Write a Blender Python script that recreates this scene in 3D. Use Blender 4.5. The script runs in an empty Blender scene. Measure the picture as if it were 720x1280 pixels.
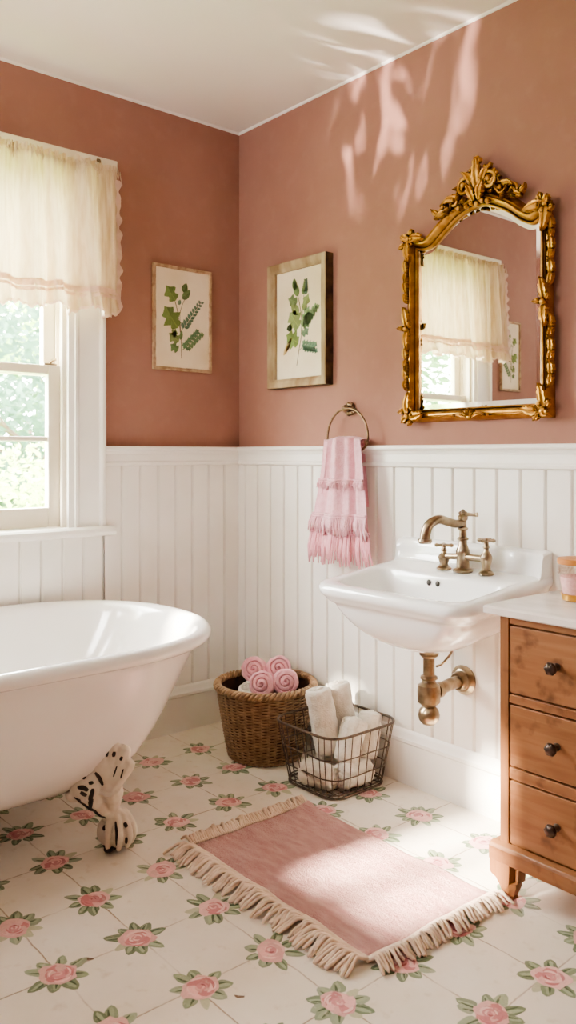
import bpy, math, random
from mathutils import Vector, Matrix, noise
PI = math.pi
RN = random.Random(11)
scn = bpy.context.scene
COL = scn.collection

# ------------------------------------------------------------------ helpers
def lin(c):
    c = c / 255.0
    return c / 12.92 if c <= 0.04045 else ((c + 0.055) / 1.055) ** 2.4
def C(r, g, b): return (lin(r), lin(g), lin(b), 1.0)
def V(*a): return Vector(a)
def nz(x, y=0.0, z=0.0): return noise.noise(Vector((x, y, z)))

class MB:
    """collects faces for one mesh; optional material index and colour per face"""
    def __init__(s):
        s.v = []; s.f = []; s.mi = []; s.fc = []; s.m = 0; s.c = None; s.T = None
    def p(s, co):
        co = Vector(co)
        if s.T is not None: co = s.T @ co
        s.v.append(co); return len(s.v) - 1
    def face(s, ids):
        s.f.append(tuple(ids)); s.mi.append(s.m); s.fc.append(s.c)
    def poly(s, pts): s.face([s.p(q) for q in pts])
    def grid(s, fn, nu, nv, cu=False, cv=False):
        ids = [[s.p(fn(i, j)) for j in range(nv)] for i in range(nu)]
        for i in range(nu if cu else nu - 1):
            for j in range(nv if cv else nv - 1):
                a, b = (i + 1) % nu, (j + 1) % nv
                s.face((ids[i][j], ids[a][j], ids[a][b], ids[i][b]))
        return ids
    def rings(s, rings, cap0=True, cap1=True, closed=False):
        n = len(rings[0])
        ids = [[s.p(q) for q in r] for r in rings]
        m = len(ids)
        for i in range(m if closed else m - 1):
            A, B = ids[i], ids[(i + 1) % m]
            for j in range(n):
                k = (j + 1) % n
                s.face((A[j], A[k], B[k], B[j]))
        if not closed:
            if cap0: s.face(list(reversed(ids[0])))
            if cap1: s.face(ids[-1])
    def box(s, x0, x1, y0, y1, z0, z1):
        q = [s.p((x, y, z)) for z in (z0, z1) for y in (y0, y1) for x in (x0, x1)]
        for f in ((0, 2, 3, 1), (4, 5, 7, 6), (0, 1, 5, 4), (2, 6, 7, 3), (0, 4, 6, 2), (1, 3, 7, 5)):
            s.face([q[i] for i in f])
    def tube(s, pts, r, n=8, closed=False, flat=1.0, up=None):
        pts = [Vector(q) for q in pts]; m = len(pts)
        rr = r if isinstance(r, (list, tuple)) else [r] * m
        tg = []
        for i in range(m):
            if closed: t = pts[(i + 1) % m] - pts[i - 1]
            else: t = pts[min(i + 1, m - 1)] - pts[max(i - 1, 0)]
            tg.append(t.normalized() if t.length > 1e-9 else Vector((0, 0, 1)))
        u = Vector(up) if up is not None else (Vector((0, 0, 1)) if abs(tg[0].z) < 0.9 else Vector((1, 0, 0)))
        rings = []
        for i in range(m):
            t = tg[i]; u = u - t * u.dot(t)
            if u.length < 1e-6: u = t.orthogonal()
            u.normalize(); w = t.cross(u)
            rings.append([pts[i] + u * (rr[i] * flat * math.cos(2 * PI * k / n)) + w * (rr[i] * math.sin(2 * PI * k / n)) for k in range(n)])
        s.rings(rings, closed=closed)
    def lathe(s, prof, n=32, M=None):
        M = M or Matrix.Identity(4)
        s.rings([[M @ Vector((r * math.cos(2 * PI * k / n), r * math.sin(2 * PI * k / n), z)) for k in range(n)] for r, z in prof])
    def ball(s, c, r, n=12, m=8):
        c = Vector(c); r = Vector(r) if isinstance(r, (tuple, list, Vector)) else Vector((r, r, r))
        rings = []
        for i in range(m + 1):
            a = PI * (0.02 + 0.96 * i / m)
            rings.append([c + Vector((r.x * math.sin(a) * math.cos(2 * PI * k / n), r.y * math.sin(a) * math.sin(2 * PI * k / n), -r.z * math.cos(a))) for k in range(n)])
        s.rings(rings)

def obj(name, mb, mats, parent=None, smooth=True, bevel=0, seg=2, sub=0, sharp=40, mods=()):
    me = bpy.data.meshes.new(name)
    loc = parent_world(parent)
    me.from_pydata([v - loc for v in mb.v], [], mb.f)
    if not isinstance(mats, (list, tuple)): mats = [mats]
    for m in mats: me.materials.append(m)
    me.polygons.foreach_set('material_index', mb.mi)
    if any(c is not None for c in mb.fc):
        ca = me.color_attributes.new('Col', 'FLOAT_COLOR', 'CORNER')
        for p in me.polygons:
            c = mb.fc[p.index] or (1, 1, 1, 1)
            for li in p.loop_indices: ca.data[li].color = c
    me.update()
    if smooth:
        me.polygons.foreach_set('use_smooth', [True] * len(me.polygons))
        if sharp: me.set_sharp_from_angle(angle=math.radians(sharp))
    o = bpy.data.objects.new(name, me); COL.objects.link(o)
    if parent is not None: o.parent = parent
    if bevel:
        b = o.modifiers.new('bevel', 'BEVEL'); b.width = bevel; b.segments = seg; b.limit_method = 'ANGLE'; b.angle_limit = math.radians(40)
        b.harden_normals = False
    if sub:
        q = o.modifiers.new('sub', 'SUBSURF'); q.levels = sub; q.render_levels = sub
    for kind, kw in mods:
        q = o.modifiers.new(kind.lower(), kind)
        for k, val in kw.items(): setattr(q, k, val)
    return o
def parent_world(o):
    loc = Vector((0, 0, 0))
    while o is not None:
        loc += o.location; o = o.parent
    return loc
def tag(o, label=None, cat=None, group=None, kind=None):
    if label: o['label'] = label
    if cat: o['category'] = cat
    if group: o['group'] = group
    if kind: o['kind'] = kind
    return o
def thing(name, label, cat, loc, group=None, kind=None):
    o = bpy.data.objects.new(name, None); COL.objects.link(o); o.location = loc
    o.empty_display_size = 0.05
    return tag(o, label, cat, group, kind)
def struct(name, mb, m, **k): return tag(obj(name, mb, m, **k), kind='structure')
def spline(pts, per=8, closed=False):
    P = [Vector(p) for p in pts]; n = len(P); out = []
    for i in range(n if closed else n - 1):
        a = P[(i - 1) % n] if closed or i > 0 else P[0]
        b, c = P[i], P[(i + 1) % n]
        d = P[(i + 2) % n] if closed or i + 2 < n else P[-1]
        for k in range(per):
            t = k / per
            out.append(0.5 * ((2 * b) + (c - a) * t + (2 * a - 5 * b + 4 * c - d) * t * t + (3 * b - a - 3 * c + d) * t ** 3))
    if not closed: out.append(P[-1])
    return out
def extrude(mb, prof, axis, a0, a1, sgn=1):
    """prof: closed list of (depth from wall, z); axis 'x': along the right wall (room at -y); 'y': along the left wall (room at +x)"""
    def q(a, d, z): return (a, -d, z) if axis == 'x' else (d, a, z)
    mb.rings([[q(a, d, z) for d, z in prof] for a in (a0, a1)])

# ------------------------------------------------------------------ materials
def nodes(name):
    m = bpy.data.materials.new(name); m.use_nodes = True
    nt = m.node_tree; nt.nodes.clear()
    return m, nt, (lambda t, **k: mk(nt, t, **k))
def mk(nt, t, **k):
    n = nt.nodes.new(t)
    for a, b in k.items():
        if a == 'ins':
            for key, val in b.items():
                if hasattr(val, 'is_output'): nt.links.new(val, n.inputs[key])
                else: n.inputs[key].default_value = val
        else: setattr(n, a, b)
    return n
def ramp(nt, fac, stops, interp='LINEAR'):
    r = nt.nodes.new('ShaderNodeValToRGB'); r.color_ramp.interpolation = interp
    e = r.color_ramp.elements
    while len(e) < len(stops): e.new(0.5)
    for i, (p, c) in enumerate(stops): e[i].position = p; e[i].color = c
    nt.links.new(fac, r.inputs[0]); return r.outputs[0]
def mixc(nt, fac, a, b, mode='MIX'):
    n = nt.nodes.new('ShaderNodeMix'); n.data_type = 'RGBA'; n.blend_type = mode
    for idx, val in ((0, fac), (6, a), (7, b)):
        if hasattr(val, 'is_output'): nt.links.new(val, n.inputs[idx])
        else: n.inputs[idx].default_value = val
    return n.outputs[2]
def pmat(name, c1, c2=None, scale=6.0, rough=0.5, metal=0.0, bump=0.0, bscale=60.0, stretch=(1, 1, 1), contrast=(0.35, 0.65), detail=4.0,
         spec=0.5, sheen=0.0, coat=0.0, vcol=False, trans=0.0, transcol=None, sss=0.0, ao=None, bdist=0.002):
    m, nt, N = nodes(name)
    out = N('ShaderNodeOutputMaterial'); P = N('ShaderNodeBsdfPrincipled')
    tc = N('ShaderNodeTexCoord'); mp = N('ShaderNodeMapping', ins={'Vector': tc.outputs['Object'], 'Scale': stretch})
    col = None
    if vcol:
        at = N('ShaderNodeVertexColor', layer_name='Col'); col = at.outputs[0]
    if c2 is not None:
        n1 = N('ShaderNodeTexNoise', ins={'Vector': mp.outputs[0], 'Scale': scale, 'Detail': detail})
        f = ramp(nt, n1.outputs[0], [(contrast[0], (0, 0, 0, 1)), (contrast[1], (1, 1, 1, 1))])
        if vcol: col = mixc(nt, f, col, mixc(nt, 1.0, col, c2, 'MULTIPLY'))
        else: col = mixc(nt, f, c1, c2)
    if col is None:
        P.inputs['Base Color'].default_value = c1
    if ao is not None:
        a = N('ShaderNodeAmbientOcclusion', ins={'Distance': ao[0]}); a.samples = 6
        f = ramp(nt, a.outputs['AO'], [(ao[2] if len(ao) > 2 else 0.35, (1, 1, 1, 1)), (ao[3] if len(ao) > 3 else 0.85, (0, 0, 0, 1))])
        col = mixc(nt, f, col if col is not None else c1, ao[1])  # occlusion shade painted into the base colour of crevices
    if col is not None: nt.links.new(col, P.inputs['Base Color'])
    P.inputs['Roughness'].default_value = rough; P.inputs['Metallic'].default_value = metal
    P.inputs['Specular IOR Level'].default_value = spec
    if sheen: P.inputs['Sheen Weight'].default_value = sheen
    if coat: P.inputs['Coat Weight'].default_value = coat; P.inputs['Coat Roughness'].default_value = 0.08
    if sss: P.inputs['Subsurface Weight'].default_value = sss; P.inputs['Subsurface Radius'].default_value = (0.01, 0.008, 0.006)
    if bump:
        nb = N('ShaderNodeTexNoise', ins={'Vector': mp.outputs[0], 'Scale': bscale, 'Detail': 3.0})
        b = N('ShaderNodeBump', ins={'Strength': bump, 'Distance': bdist, 'Height': nb.outputs[0]})
        nt.links.new(b.outputs[0], P.inputs['Normal'])
    sh = P.outputs[0]
    if trans:
        t = N('ShaderNodeBsdfTranslucent', ins={'Color': transcol or c1})
        mx = N('ShaderNodeMixShader', ins={0: trans, 1: sh, 2: t.outputs[0]}); sh = mx.outputs[0]
    nt.links.new(sh, out.inputs[0])
    return m

M_white = pmat('white_paint', C(245, 242, 237), C(238, 233, 225), 3, 0.42, bump=0.08, bscale=25)
M_trim = pmat('trim_paint', C(246, 243, 238), C(240, 236, 229), 4, 0.38, bump=0.06, bscale=30)
M_sash = pmat('sash_paint', C(236, 228, 212), C(224, 214, 195), 5, 0.4, bump=0.06, bscale=40)
M_ceil = pmat('ceiling_plaster', C(247, 243, 238), C(242, 237, 230), 1.6, 0.9, bump=0.15, bscale=9)
def wall_mat(name):
    m, nt, N = nodes(name)
    out = N('ShaderNodeOutputMaterial'); P = N('ShaderNodeBsdfPrincipled', ins={'Roughness': 0.82, 'Specular IOR Level': 0.25})
    tc = N('ShaderNodeTexCoord')
    a = N('ShaderNodeTexNoise', ins={'Vector': tc.outputs['Object'], 'Scale': 2.2, 'Detail': 6.0, 'Roughness': 0.6})
    b = N('ShaderNodeTexNoise', ins={'Vector': tc.outputs['Object'], 'Scale': 16.0, 'Detail': 5.0})
    c = mixc(nt, ramp(nt, a.outputs[0], [(0.3, (0, 0, 0, 1)), (0.7, (1, 1, 1, 1))]), C(157, 116, 102), C(169, 128, 114))
    c = mixc(nt, ramp(nt, b.outputs[0], [(0.52, (0, 0, 0, 1)), (0.8, (0.35, 0.35, 0.35, 1))]), c, C(176, 138, 123))
    nt.links.new(c, P.inputs['Base Color'])
    bp = N('ShaderNodeBump', ins={'Strength': 0.18, 'Distance': 0.004, 'Height': b.outputs[0]})
    nt.links.new(bp.outputs[0], P.inputs['Normal']); nt.links.new(P.outputs[0], out.inputs[0])
    return m
M_wall = wall_mat('rose_limewash')
PX, PY, X0, Y0 = 0.235, 0.203, 1.42, -0.99
def floor_mats():
    m, nt, N = nodes('painted_tile')
    out = N('ShaderNodeOutputMaterial'); P = N('ShaderNodeBsdfPrincipled', ins={'Roughness': 0.38})
    tc = N('ShaderNodeTexCoord'); sx = N('ShaderNodeSeparateXYZ', ins={0: tc.outputs['Object']})
    wob = N('ShaderNodeTexNoise', ins={'Vector': tc.outputs['Object'], 'Scale': 14.0, 'Detail': 3.0})
    wv = N('ShaderNodeMath', operation='MULTIPLY_ADD', ins={0: wob.outputs[0], 1: 0.010, 2: -0.005})
    def line(o, off, pitch):
        a = N('ShaderNodeMath', operation='ADD', ins={0: o, 1: wv.outputs[0]})
        a = N('ShaderNodeMath', operation='SUBTRACT', ins={0: a.outputs[0], 1: off})
        a = N('ShaderNodeMath', operation='PINGPONG', ins={0: a.outputs[0], 1: pitch / 2})
        return a.outputs[0]
    lx, ly = line(sx.outputs[0], X0, PX), line(sx.outputs[1], Y0, PY)
    d = N('ShaderNodeMath', operation='MINIMUM', ins={0: lx, 1: ly}).outputs[0]
    brk = N('ShaderNodeTexNoise', ins={'Vector': tc.outputs['Object'], 'Scale': 9.0, 'Detail': 4.0})
    g = N('ShaderNodeMapRange', ins={0: d, 1: 0.0006, 2: 0.0026, 3: 1.0, 4: 0.0}).outputs[0]
    gb = ramp(nt, brk.outputs[0], [(0.38, (0.15, 0.15, 0.15, 1)), (0.6, (0.85, 0.85, 0.85, 1))])
    gm = N('ShaderNodeMath', operation='MULTIPLY', ins={0: g, 1: gb}).outputs[0]
    n1 = N('ShaderNodeTexNoise', ins={'Vector': tc.outputs['Object'], 'Scale': 3.5, 'Detail': 7.0, 'Roughness': 0.65})
    base = mixc(nt, ramp(nt, n1.outputs[0], [(0.35, (0, 0, 0, 1)), (0.68, (1, 1, 1, 1))]), C(238, 231, 221), C(229, 219, 204))
    n2 = N('ShaderNodeTexNoise', ins={'Vector': tc.outputs['Object'], 'Scale': 26.0, 'Detail': 6.0})
    base = mixc(nt, ramp(nt, n2.outputs[0], [(0.6, (0, 0, 0, 1)), (0.78, (0.5, 0.5, 0.5, 1))]), base, C(196, 176, 150))
    col = mixc(nt, gm, base, C(150, 122, 92))
    nt.links.new(col, P.inputs['Base Color'])
    h = N('ShaderNodeMath', operation='SUBTRACT', ins={0: 1.0, 1: gm})
    bp = N('ShaderNodeBump', ins={'Strength': 0.4, 'Distance': 0.002, 'Height': h.outputs[0]})
    nt.links.new(bp.outputs[0], P.inputs['Normal'])
    nt.links.new(ramp(nt, n1.outputs[0], [(0.3, (0.3, 0.3, 0.3, 1)), (0.7, (0.5, 0.5, 0.5, 1))]), P.inputs['Roughness'])
    nt.links.new(P.outputs[0], out.inputs[0])
    # painted flowers: colour attribute worn through to the tile
    m2, nt, N = nodes('flower_paint')
    out = N('ShaderNodeOutputMaterial'); P = N('ShaderNodeBsdfPrincipled', ins={'Roughness': 0.42})
    tc = N('ShaderNodeTexCoord'); at = N('ShaderNodeVertexColor', layer_name='Col')
    n1 = N('ShaderNodeTexNoise', ins={'Vector': tc.outputs['Object'], 'Scale': 70.0, 'Detail': 5.0, 'Roughness': 0.7})
    n2 = N('ShaderNodeTexNoise', ins={'Vector': tc.outputs['Object'], 'Scale': 150.0, 'Detail': 2.0})
    c = mixc(nt, ramp(nt, n1.outputs[0], [(0.56, (0, 0, 0, 1)), (0.76, (0.7, 0.7, 0.7, 1))]), at.outputs[0], C(226, 213, 194))
    c = mixc(nt, ramp(nt, n2.outputs[0], [(0.3, (0.22, 0.22, 0.22, 1)), (0.6, (0, 0, 0, 1))]), c, mixc(nt, 1.0, c, (0.62, 0.6, 0.56, 1), 'MULTIPLY'))
    nt.links.new(c, P.inputs['Base Color']); nt.links.new(P.outputs[0], out.inputs[0])
    return m, m2
M_tile, M_flower = floor_mats()
M_porc = pmat('porcelain', C(248, 248, 247), None, rough=0.08, coat=0.6)
M_enamel = pmat('enamel', C(247, 245, 243), C(243, 239, 235), 2, 0.12, coat=0.5)
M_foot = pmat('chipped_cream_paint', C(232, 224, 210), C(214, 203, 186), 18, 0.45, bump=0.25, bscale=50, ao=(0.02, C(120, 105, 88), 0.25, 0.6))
M_black = pmat('worn_black_iron', C(32, 28, 26), C(60, 52, 46), 40, 0.6)
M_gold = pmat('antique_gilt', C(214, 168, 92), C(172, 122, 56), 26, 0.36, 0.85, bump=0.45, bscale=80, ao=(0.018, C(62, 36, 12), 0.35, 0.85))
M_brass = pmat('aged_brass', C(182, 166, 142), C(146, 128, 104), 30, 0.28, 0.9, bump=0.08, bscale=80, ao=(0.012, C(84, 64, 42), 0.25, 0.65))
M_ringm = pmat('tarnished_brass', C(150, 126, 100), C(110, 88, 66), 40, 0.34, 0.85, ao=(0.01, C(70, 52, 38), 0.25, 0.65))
M_bronze = pmat('dark_bronze', C(104, 88, 78), C(66, 54, 48), 40, 0.34, 0.8, bump=0.1, bscale=90)
M_wire = pmat('rusty_wire', C(84, 74, 66), C(112, 94, 80), 60, 0.45, 0.5)
M_mirror = pmat('mirror_glass', (0.74, 0.725, 0.67, 1), None, rough=0.012, metal=1.0)
M_bevelg = pmat('bevelled_mirror_glass', (0.93, 0.93, 0.9, 1), None, rough=0.05, metal=1.0)
M_pinkT = pmat('pink_terry', C(244, 196, 206), C(235, 178, 190), 60, 0.95, bump=0.7, bscale=260, sheen=0.5, bdist=0.004)
M_pinkF = pmat('pink_fringe', C(238, 178, 188), C(228, 160, 172), 50, 0.9, sheen=0.3, bump=0.3, bscale=200)
M_pinkR = pmat('pink_roll_terry', C(240, 184, 194), C(230, 164, 176), 70, 0.95, bump=0.7, bscale=300, sheen=0.4, bdist=0.004)
M_whiteT = pmat('white_terry', C(232, 226, 216), C(216, 207, 194), 30, 0.95, bump=0.8, bscale=180, sheen=0.4, stretch=(1, 1, 1), bdist=0.004)
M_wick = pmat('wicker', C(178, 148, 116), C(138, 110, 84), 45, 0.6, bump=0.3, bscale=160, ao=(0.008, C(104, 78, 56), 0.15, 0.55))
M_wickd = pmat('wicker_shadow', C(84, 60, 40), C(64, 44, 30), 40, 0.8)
M_rug = pmat('rug_pile', C(210, 150, 145), C(229, 184, 176), 26, 0.98, bump=1.0, bscale=330, stretch=(0.6, 2.2, 1), contrast=(0.36, 0.68), sheen=0.3, bdist=0.006, detail=6)
M_yarn = pmat('cream_yarn', C(232, 212, 194), C(216, 192, 170), 30, 0.95, bump=0.5, bscale=300, sheen=0.2)
M_paper = pmat('aged_paper', C(240, 228, 206), C(228, 212, 184), 6, 0.9)
M_paint = pmat('print_ink', C(255, 255, 255), (0.86, 0.88, 0.8, 1), 120, 0.9, vcol=True)
M_framA = pmat('chipped_frame', C(190, 162, 132), C(158, 128, 100), 40, 0.7, bump=0.4, bscale=60, contrast=(0.45, 0.65))
M_framB = pmat('driftwood_frame', C(182, 164, 132), C(140, 114, 82), 14, 0.75, bump=0.5, bscale=50, stretch=(1, 1, 0.35), contrast=(0.4, 0.68))
M_framBd = pmat('dark_driftwood', C(98, 72, 46), C(52, 34, 20), 20, 0.8, bump=0.5, bscale=50)
M_curt = pmat('sheer_cotton', C(242, 228, 208), C(214, 190, 158), 9, 0.95, bump=0.25, bscale=40, stretch=(1, 9, 1), trans=0.27, transcol=C(222, 200, 168), contrast=(0.38, 0.66), detail=5)  # vertical streaks in the colour imitate the shade of the folds
M_lace = pmat('lace_trim', C(240, 220, 208), C(232, 206, 194), 60, 0.95, bump=0.6, bscale=200, trans=0.4, transcol=C(246, 224, 208))
M_marble = pmat('white_marble', C(236, 228, 222), C(214, 203, 196), 5, 0.22, stretch=(1, 2.2, 1), contrast=(0.48, 0.72), detail=8)
M_amber = pmat('lid_wood', C(206, 142, 76), C(184, 118, 56), 20, 0.5)
M_bandg = pmat('gilt_band', C(214, 170, 90), C(190, 140, 66), 30, 0.35, 0.6)
M_salt = pmat('pink_bath_salts', C(238, 200, 202), C(228, 180, 184), 120, 0.8, bump=0.5, bscale=250)
M_leaf = [pmat('leaf_' + n, a, b, 3, 0.7, trans=0.35, transcol=a) for n, a, b in (
    ('bright', C(150, 174, 108), C(124, 152, 88)), ('deep', C(100, 130, 90), C(82, 112, 76)), ('blue', C(92, 120, 100), C(76, 104, 88)), ('pale', C(178, 192, 124), C(156, 176, 106)))]
M_bark = pmat('bark', C(110, 92, 74), C(80, 66, 54), 8, 0.9)
M_grass = pmat('lawn', C(128, 158, 84), C(108, 138, 70), 4, 0.9)
M_hole = pmat('dark_hole', C(70, 66, 60), None, rough=0.5)

def wood_mat(name, dark=1.0, axis='x'):
    m, nt, N = nodes(name)
    out = N('ShaderNodeOutputMaterial'); P = N('ShaderNodeBsdfPrincipled', ins={'Roughness': 0.42})
    tc = N('ShaderNodeTexCoord')
    st = (1.2, 12, 14) if axis == 'x' else (14, 12, 1.2)
    mp = N('ShaderNodeMapping', ins={'Vector': tc.outputs['Object'], 'Scale': st})
    n1 = N('ShaderNodeTexNoise', ins={'Vector': mp.outputs[0], 'Scale': 3.0, 'Detail': 7.0, 'Distortion': 0.6})
    n2 = N('ShaderNodeTexNoise', ins={'Vector': tc.outputs['Object'], 'Scale': 5.0, 'Detail': 4.0})
    vo = N('ShaderNodeTexVoronoi', ins={'Vector': tc.outputs['Object'], 'Scale': 7.5})
    c = ramp(nt, n1.outputs[0], [(0.28, C(126 * dark, 84 * dark, 54 * dark)), (0.5, C(148 * dark, 103 * dark, 69 * dark)), (0.75, C(168 * dark, 122 * dark, 86 * dark))])
    c = mixc(nt, ramp(nt, n2.outputs[0], [(0.4, (0, 0, 0, 1)), (0.7, (0.6, 0.6, 0.6, 1))]), c, C(136 * dark, 92 * dark, 60 * dark))
    c = mixc(nt, ramp(nt, vo.outputs['Distance'], [(0.05, (0.75, 0.75, 0.75, 1)), (0.10, (0, 0, 0, 1))]), c, C(70, 42, 26))
    n3 = N('ShaderNodeTexNoise', ins={'Vector': tc.outputs['Object'], 'Scale': 19.0, 'Detail': 5.0})
    c = mixc(nt, ramp(nt, n3.outputs[0], [(0.57, (0, 0, 0, 1)), (0.72, (0.75, 0.75, 0.75, 1))]), c, C(84, 52, 32))
    nt.links.new(c, P.inputs['Base Color'])
    bp = N('ShaderNodeBump', ins={'Strength': 0.15, 'Distance': 0.002, 'Height': n1.outputs[0]})
    nt.links.new(bp.outputs[0], P.inputs['Normal']); nt.links.new(P.outputs[0], out.inputs[0])
    return m
M_pine = wood_mat('waxed_pine'); M_pinev = wood_mat('waxed_pine_upright', axis='z'); M_pinel = wood_mat('pale_pine', 1.06, 'z')

def glass_mat(name, tint, gl=0.08):
    m, nt, N = nodes(name)
    out = N('ShaderNodeOutputMaterial')
    t = N('ShaderNodeBsdfTransparent', ins={'Color': tint}); g = N('ShaderNodeBsdfGlossy', ins={'Roughness': 0.02, 'Color': (1, 1, 1, 1)})
    lw = N('ShaderNodeLayerWeight', ins={'Blend': 0.5}); fr = N('ShaderNodeMath', operation='POWER', ins={0: lw.outputs['Facing'], 1: 4.0})
    ml = N('ShaderNodeMath', operation='MULTIPLY_ADD', ins={0: fr.outputs[0], 1: gl, 2: 0.03})
    mx = N('ShaderNodeMixShader', ins={0: ml.outputs[0], 1: t.outputs[0], 2: g.outputs[0]})
    nt.links.new(mx.outputs[0], out.inputs[0]); return m
M_pane = glass_mat('window_glass', (0.97, 0.98, 0.97, 1), 0.5)
M_jar = glass_mat('jar_glass', (0.97, 0.95, 0.93, 1), 0.35)

# ------------------------------------------------------------------ room shell
XE, YE, H = 4.0, -3.4, 2.56
WY0, WY1, WZ0, WZ1 = -1.69, -0.812, 0.85, 2.2          # window opening in the left wall

def petal(mb, c, ang, r0, r1, w, z, col, n=9, blunt=0.6):
    ca, sa = math.cos(ang), math.sin(ang)
    pts = []
    for side in (1, -1):
        for i in range(n):
            t = i / (n - 1) if side == 1 else 1 - i / (n - 1)
            if side == -1 and i in (0, n - 1): continue
            ww = w * 0.5 * (math.sin(PI * min(1, t ** blunt * 1.0)) ** 0.55) * (1 + 0.06 * math.sin(9 * t + c[0] * 90 + side))
            r = r0 + (r1 - r0) * t
            pts.append((c[0] + ca * r - sa * ww * side, c[1] + sa * r + ca * ww * side, z))
    mb.c = col; mb.poly(list(reversed(pts)))
def blob(mb, c, r, z, col, n=16, wob=0.16, sq=(1, 1), rot=0.0):
    sd = RN.random() * 50; pts = []
    for k in range(n):
        a = 2 * PI * k / n
        rr = r * (1 + wob * nz(sd + 1.6 * math.cos(a), 1.6 * math.sin(a), sd) * 2)
        x, y = rr * math.cos(a) * sq[0], rr * math.sin(a) * sq[1]
        pts.append((c[0] + x * math.cos(rot) - y * math.sin(rot), c[1] + x * math.sin(rot) + y * math.cos(rot), z))
    mb.c = col; mb.poly(pts)
def crescent(mb, c, r, a0, a1, w, z, col, n=9):
    o = []; i_ = []
    for k in range(n):
        t = k / (n - 1); a = a0 + (a1 - a0) * t; ww = w * math.sin(PI * t) ** 0.7
        o.append((c[0] + (r + ww / 2) * math.cos(a), c[1] + (r + ww / 2) * math.sin(a), z))
        i_.append((c[0] + (r - ww / 2) * math.cos(a), c[1] + (r - ww / 2) * math.sin(a), z))
    mb.c = col; mb.poly(o + list(reversed(i_))[1:-1])
def jit(c, s):
    k = 1 + RN.uniform(-s, s)
    return (c[0] * k, c[1] * k, c[2] * k, 1)
fl = MB()
fl.m = 0; fl.poly([(-0.15, YE - 0.15, 0), (XE + 0.15, YE - 0.15, 0), (XE + 0.15, 0.15, 0), (-0.15, 0.15, 0)])
fl.m = 1
for i in range(-6, 7):
    for j in range(-5, 5):
        cx, cy = X0 + i * PX + RN.uniform(-.008, .008), Y0 + j * PY + RN.uniform(-.008, .008)
        if not (0.09 < cx < 2.75 and -2.1 < cy < -0.09): continue
        L = int(RN.uniform(8, 10.9)); a0 = RN.random() * 6
        for k in range(L):
            a = a0 + 2 * PI * k / L + RN.uniform(-.2, .2)
            r1 = RN.uniform(.064, .082); w = RN.uniform(.025, .034)
            g = RN.choice([C(134, 148, 120), C(148, 160, 132), C(122, 138, 110), C(160, 170, 146)])
            if RN.random() < .12:
                petal(fl, (cx, cy), a, .030, r1 * .95, w * .8, .0003 + k * .00001, jit(C(196, 196, 168), .05)); continue
            petal(fl, (cx, cy), a, .031, r1, w, .0003 + k * .00001, jit(g, .12))
            petal(fl, (cx, cy), a + RN.uniform(-.08, .08), .034, r1 - .006, w * .40, .0006 + k * .00001, jit(C(168, 180, 150), .1))
            petal(fl, (cx, cy), a + .10, .030, r1 - .012, w * .18, .0008 + k * .00001, jit(C(84, 102, 72), .1))
        pk = RN.choice([C(230, 184, 182), C(234, 192, 190), C(224, 174, 174)])
        rr = RN.uniform(.036, .041); z = .0011
        blob(fl, (cx, cy), rr, z, jit(pk, .06), 18, .16, (1.12, .95), RN.random() * 3)
        for k in range(7):
            a = a0 + k * 0.9; z += .00003
            blob(fl, (cx + .020 * math.cos(a), cy + .018 * math.sin(a)), RN.uniform(.013, .018), z, jit(RN.choice([pk, C(236, 186, 186), C(206, 134, 138)]), .08), 10, .2)
        for k in range(7):
            z += .00003; a = RN.random() * 6.3
            crescent(fl, (cx, cy), RN.uniform(.012, .031), a, a + RN.uniform(.9, 2.0), RN.uniform(.004, .009), z, jit(RN.choice([C(244, 208, 206), C(206, 136, 140), C(240, 200, 198), C(196, 122, 128)]), .06))
        z += .00003
        blob(fl, (cx + RN.uniform(-.006, .006), cy), .014, z, jit(C(212, 146, 150), .08), 10, .2)
        for k in range(3):
            z += .00003; a = RN.random() * 6.3
            crescent(fl, (cx, cy), RN.uniform(.004, .011), a, a + 2.2, .005, z, jit(RN.choice([C(242, 200, 198), C(168, 88, 96), C(232, 178, 178)]), .05))
fl.c = C(120, 96, 74)
for x, y in ((1.505, -1.14), (1.18, -1.32), (0.95, -.78)):
    blob(fl, (x, y), .0075, .0004, fl.c, 7, .5, (1.5, .7), 0.6)
fl.m = 0; fl.c = None
struct('floor', fl, [M_tile, M_flower], smooth=False)
b = MB(); b.box(-.15, XE + .15, YE - .15, .15, H, H + .12); struct('ceiling', b, M_ceil, smooth=False)
b = MB()
b.box(-.15, 0, WY1, 0.15, 0, H); b.box(-.15, 0, YE - .15, WY0, 0, H); b.box(-.15, 0, WY0, WY1, 0, WZ0); b.box(-.15, 0, WY0, WY1, WZ1, H)
struct('wall_left', b, M_wall, smooth=False)
b = MB(); b.box(0, XE + .15, 0, .15, 0, H); struct('wall_right', b, M_wall, smooth=False)
b = MB(); b.box(XE, XE + .15, YE, 0, 0, H); struct('wall_front', b, M_wall, smooth=False)
# wall behind the camera; its two unseen openings are made up to shape the sun patches
b = MB()
OP = [(0.10, 0.25, 2.02, 2.44), (0.78, 1.18, 1.70, 2.36)]
xs = [0, OP[0][0], OP[0][1], OP[1][0], OP[1][1], XE]
for k in (0, 2, 4): b.box(xs[k], xs[k + 1], YE - .12, YE, 0, H)
for x0, x1, z0, z1 in OP: b.box(x0, x1, YE - .12, YE, 0, z0); b.box(x0, x1, YE - .12, YE, z1, H)
struct('wall_back', b, M_wall, smooth=False)
b = MB(); b.box(.955, .985, YE - .08, YE - .04, 1.70, 2.36); b.box(.78, 1.18, YE - .08, YE - .04, 2.12, 2.15)
b.box(.10, .25, YE - .08, YE - .04, 2.22, 2.25)
struct('sun_patch_bars', b, M_sash, smooth=False)  # unseen bars added to break up the sun patches

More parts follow.
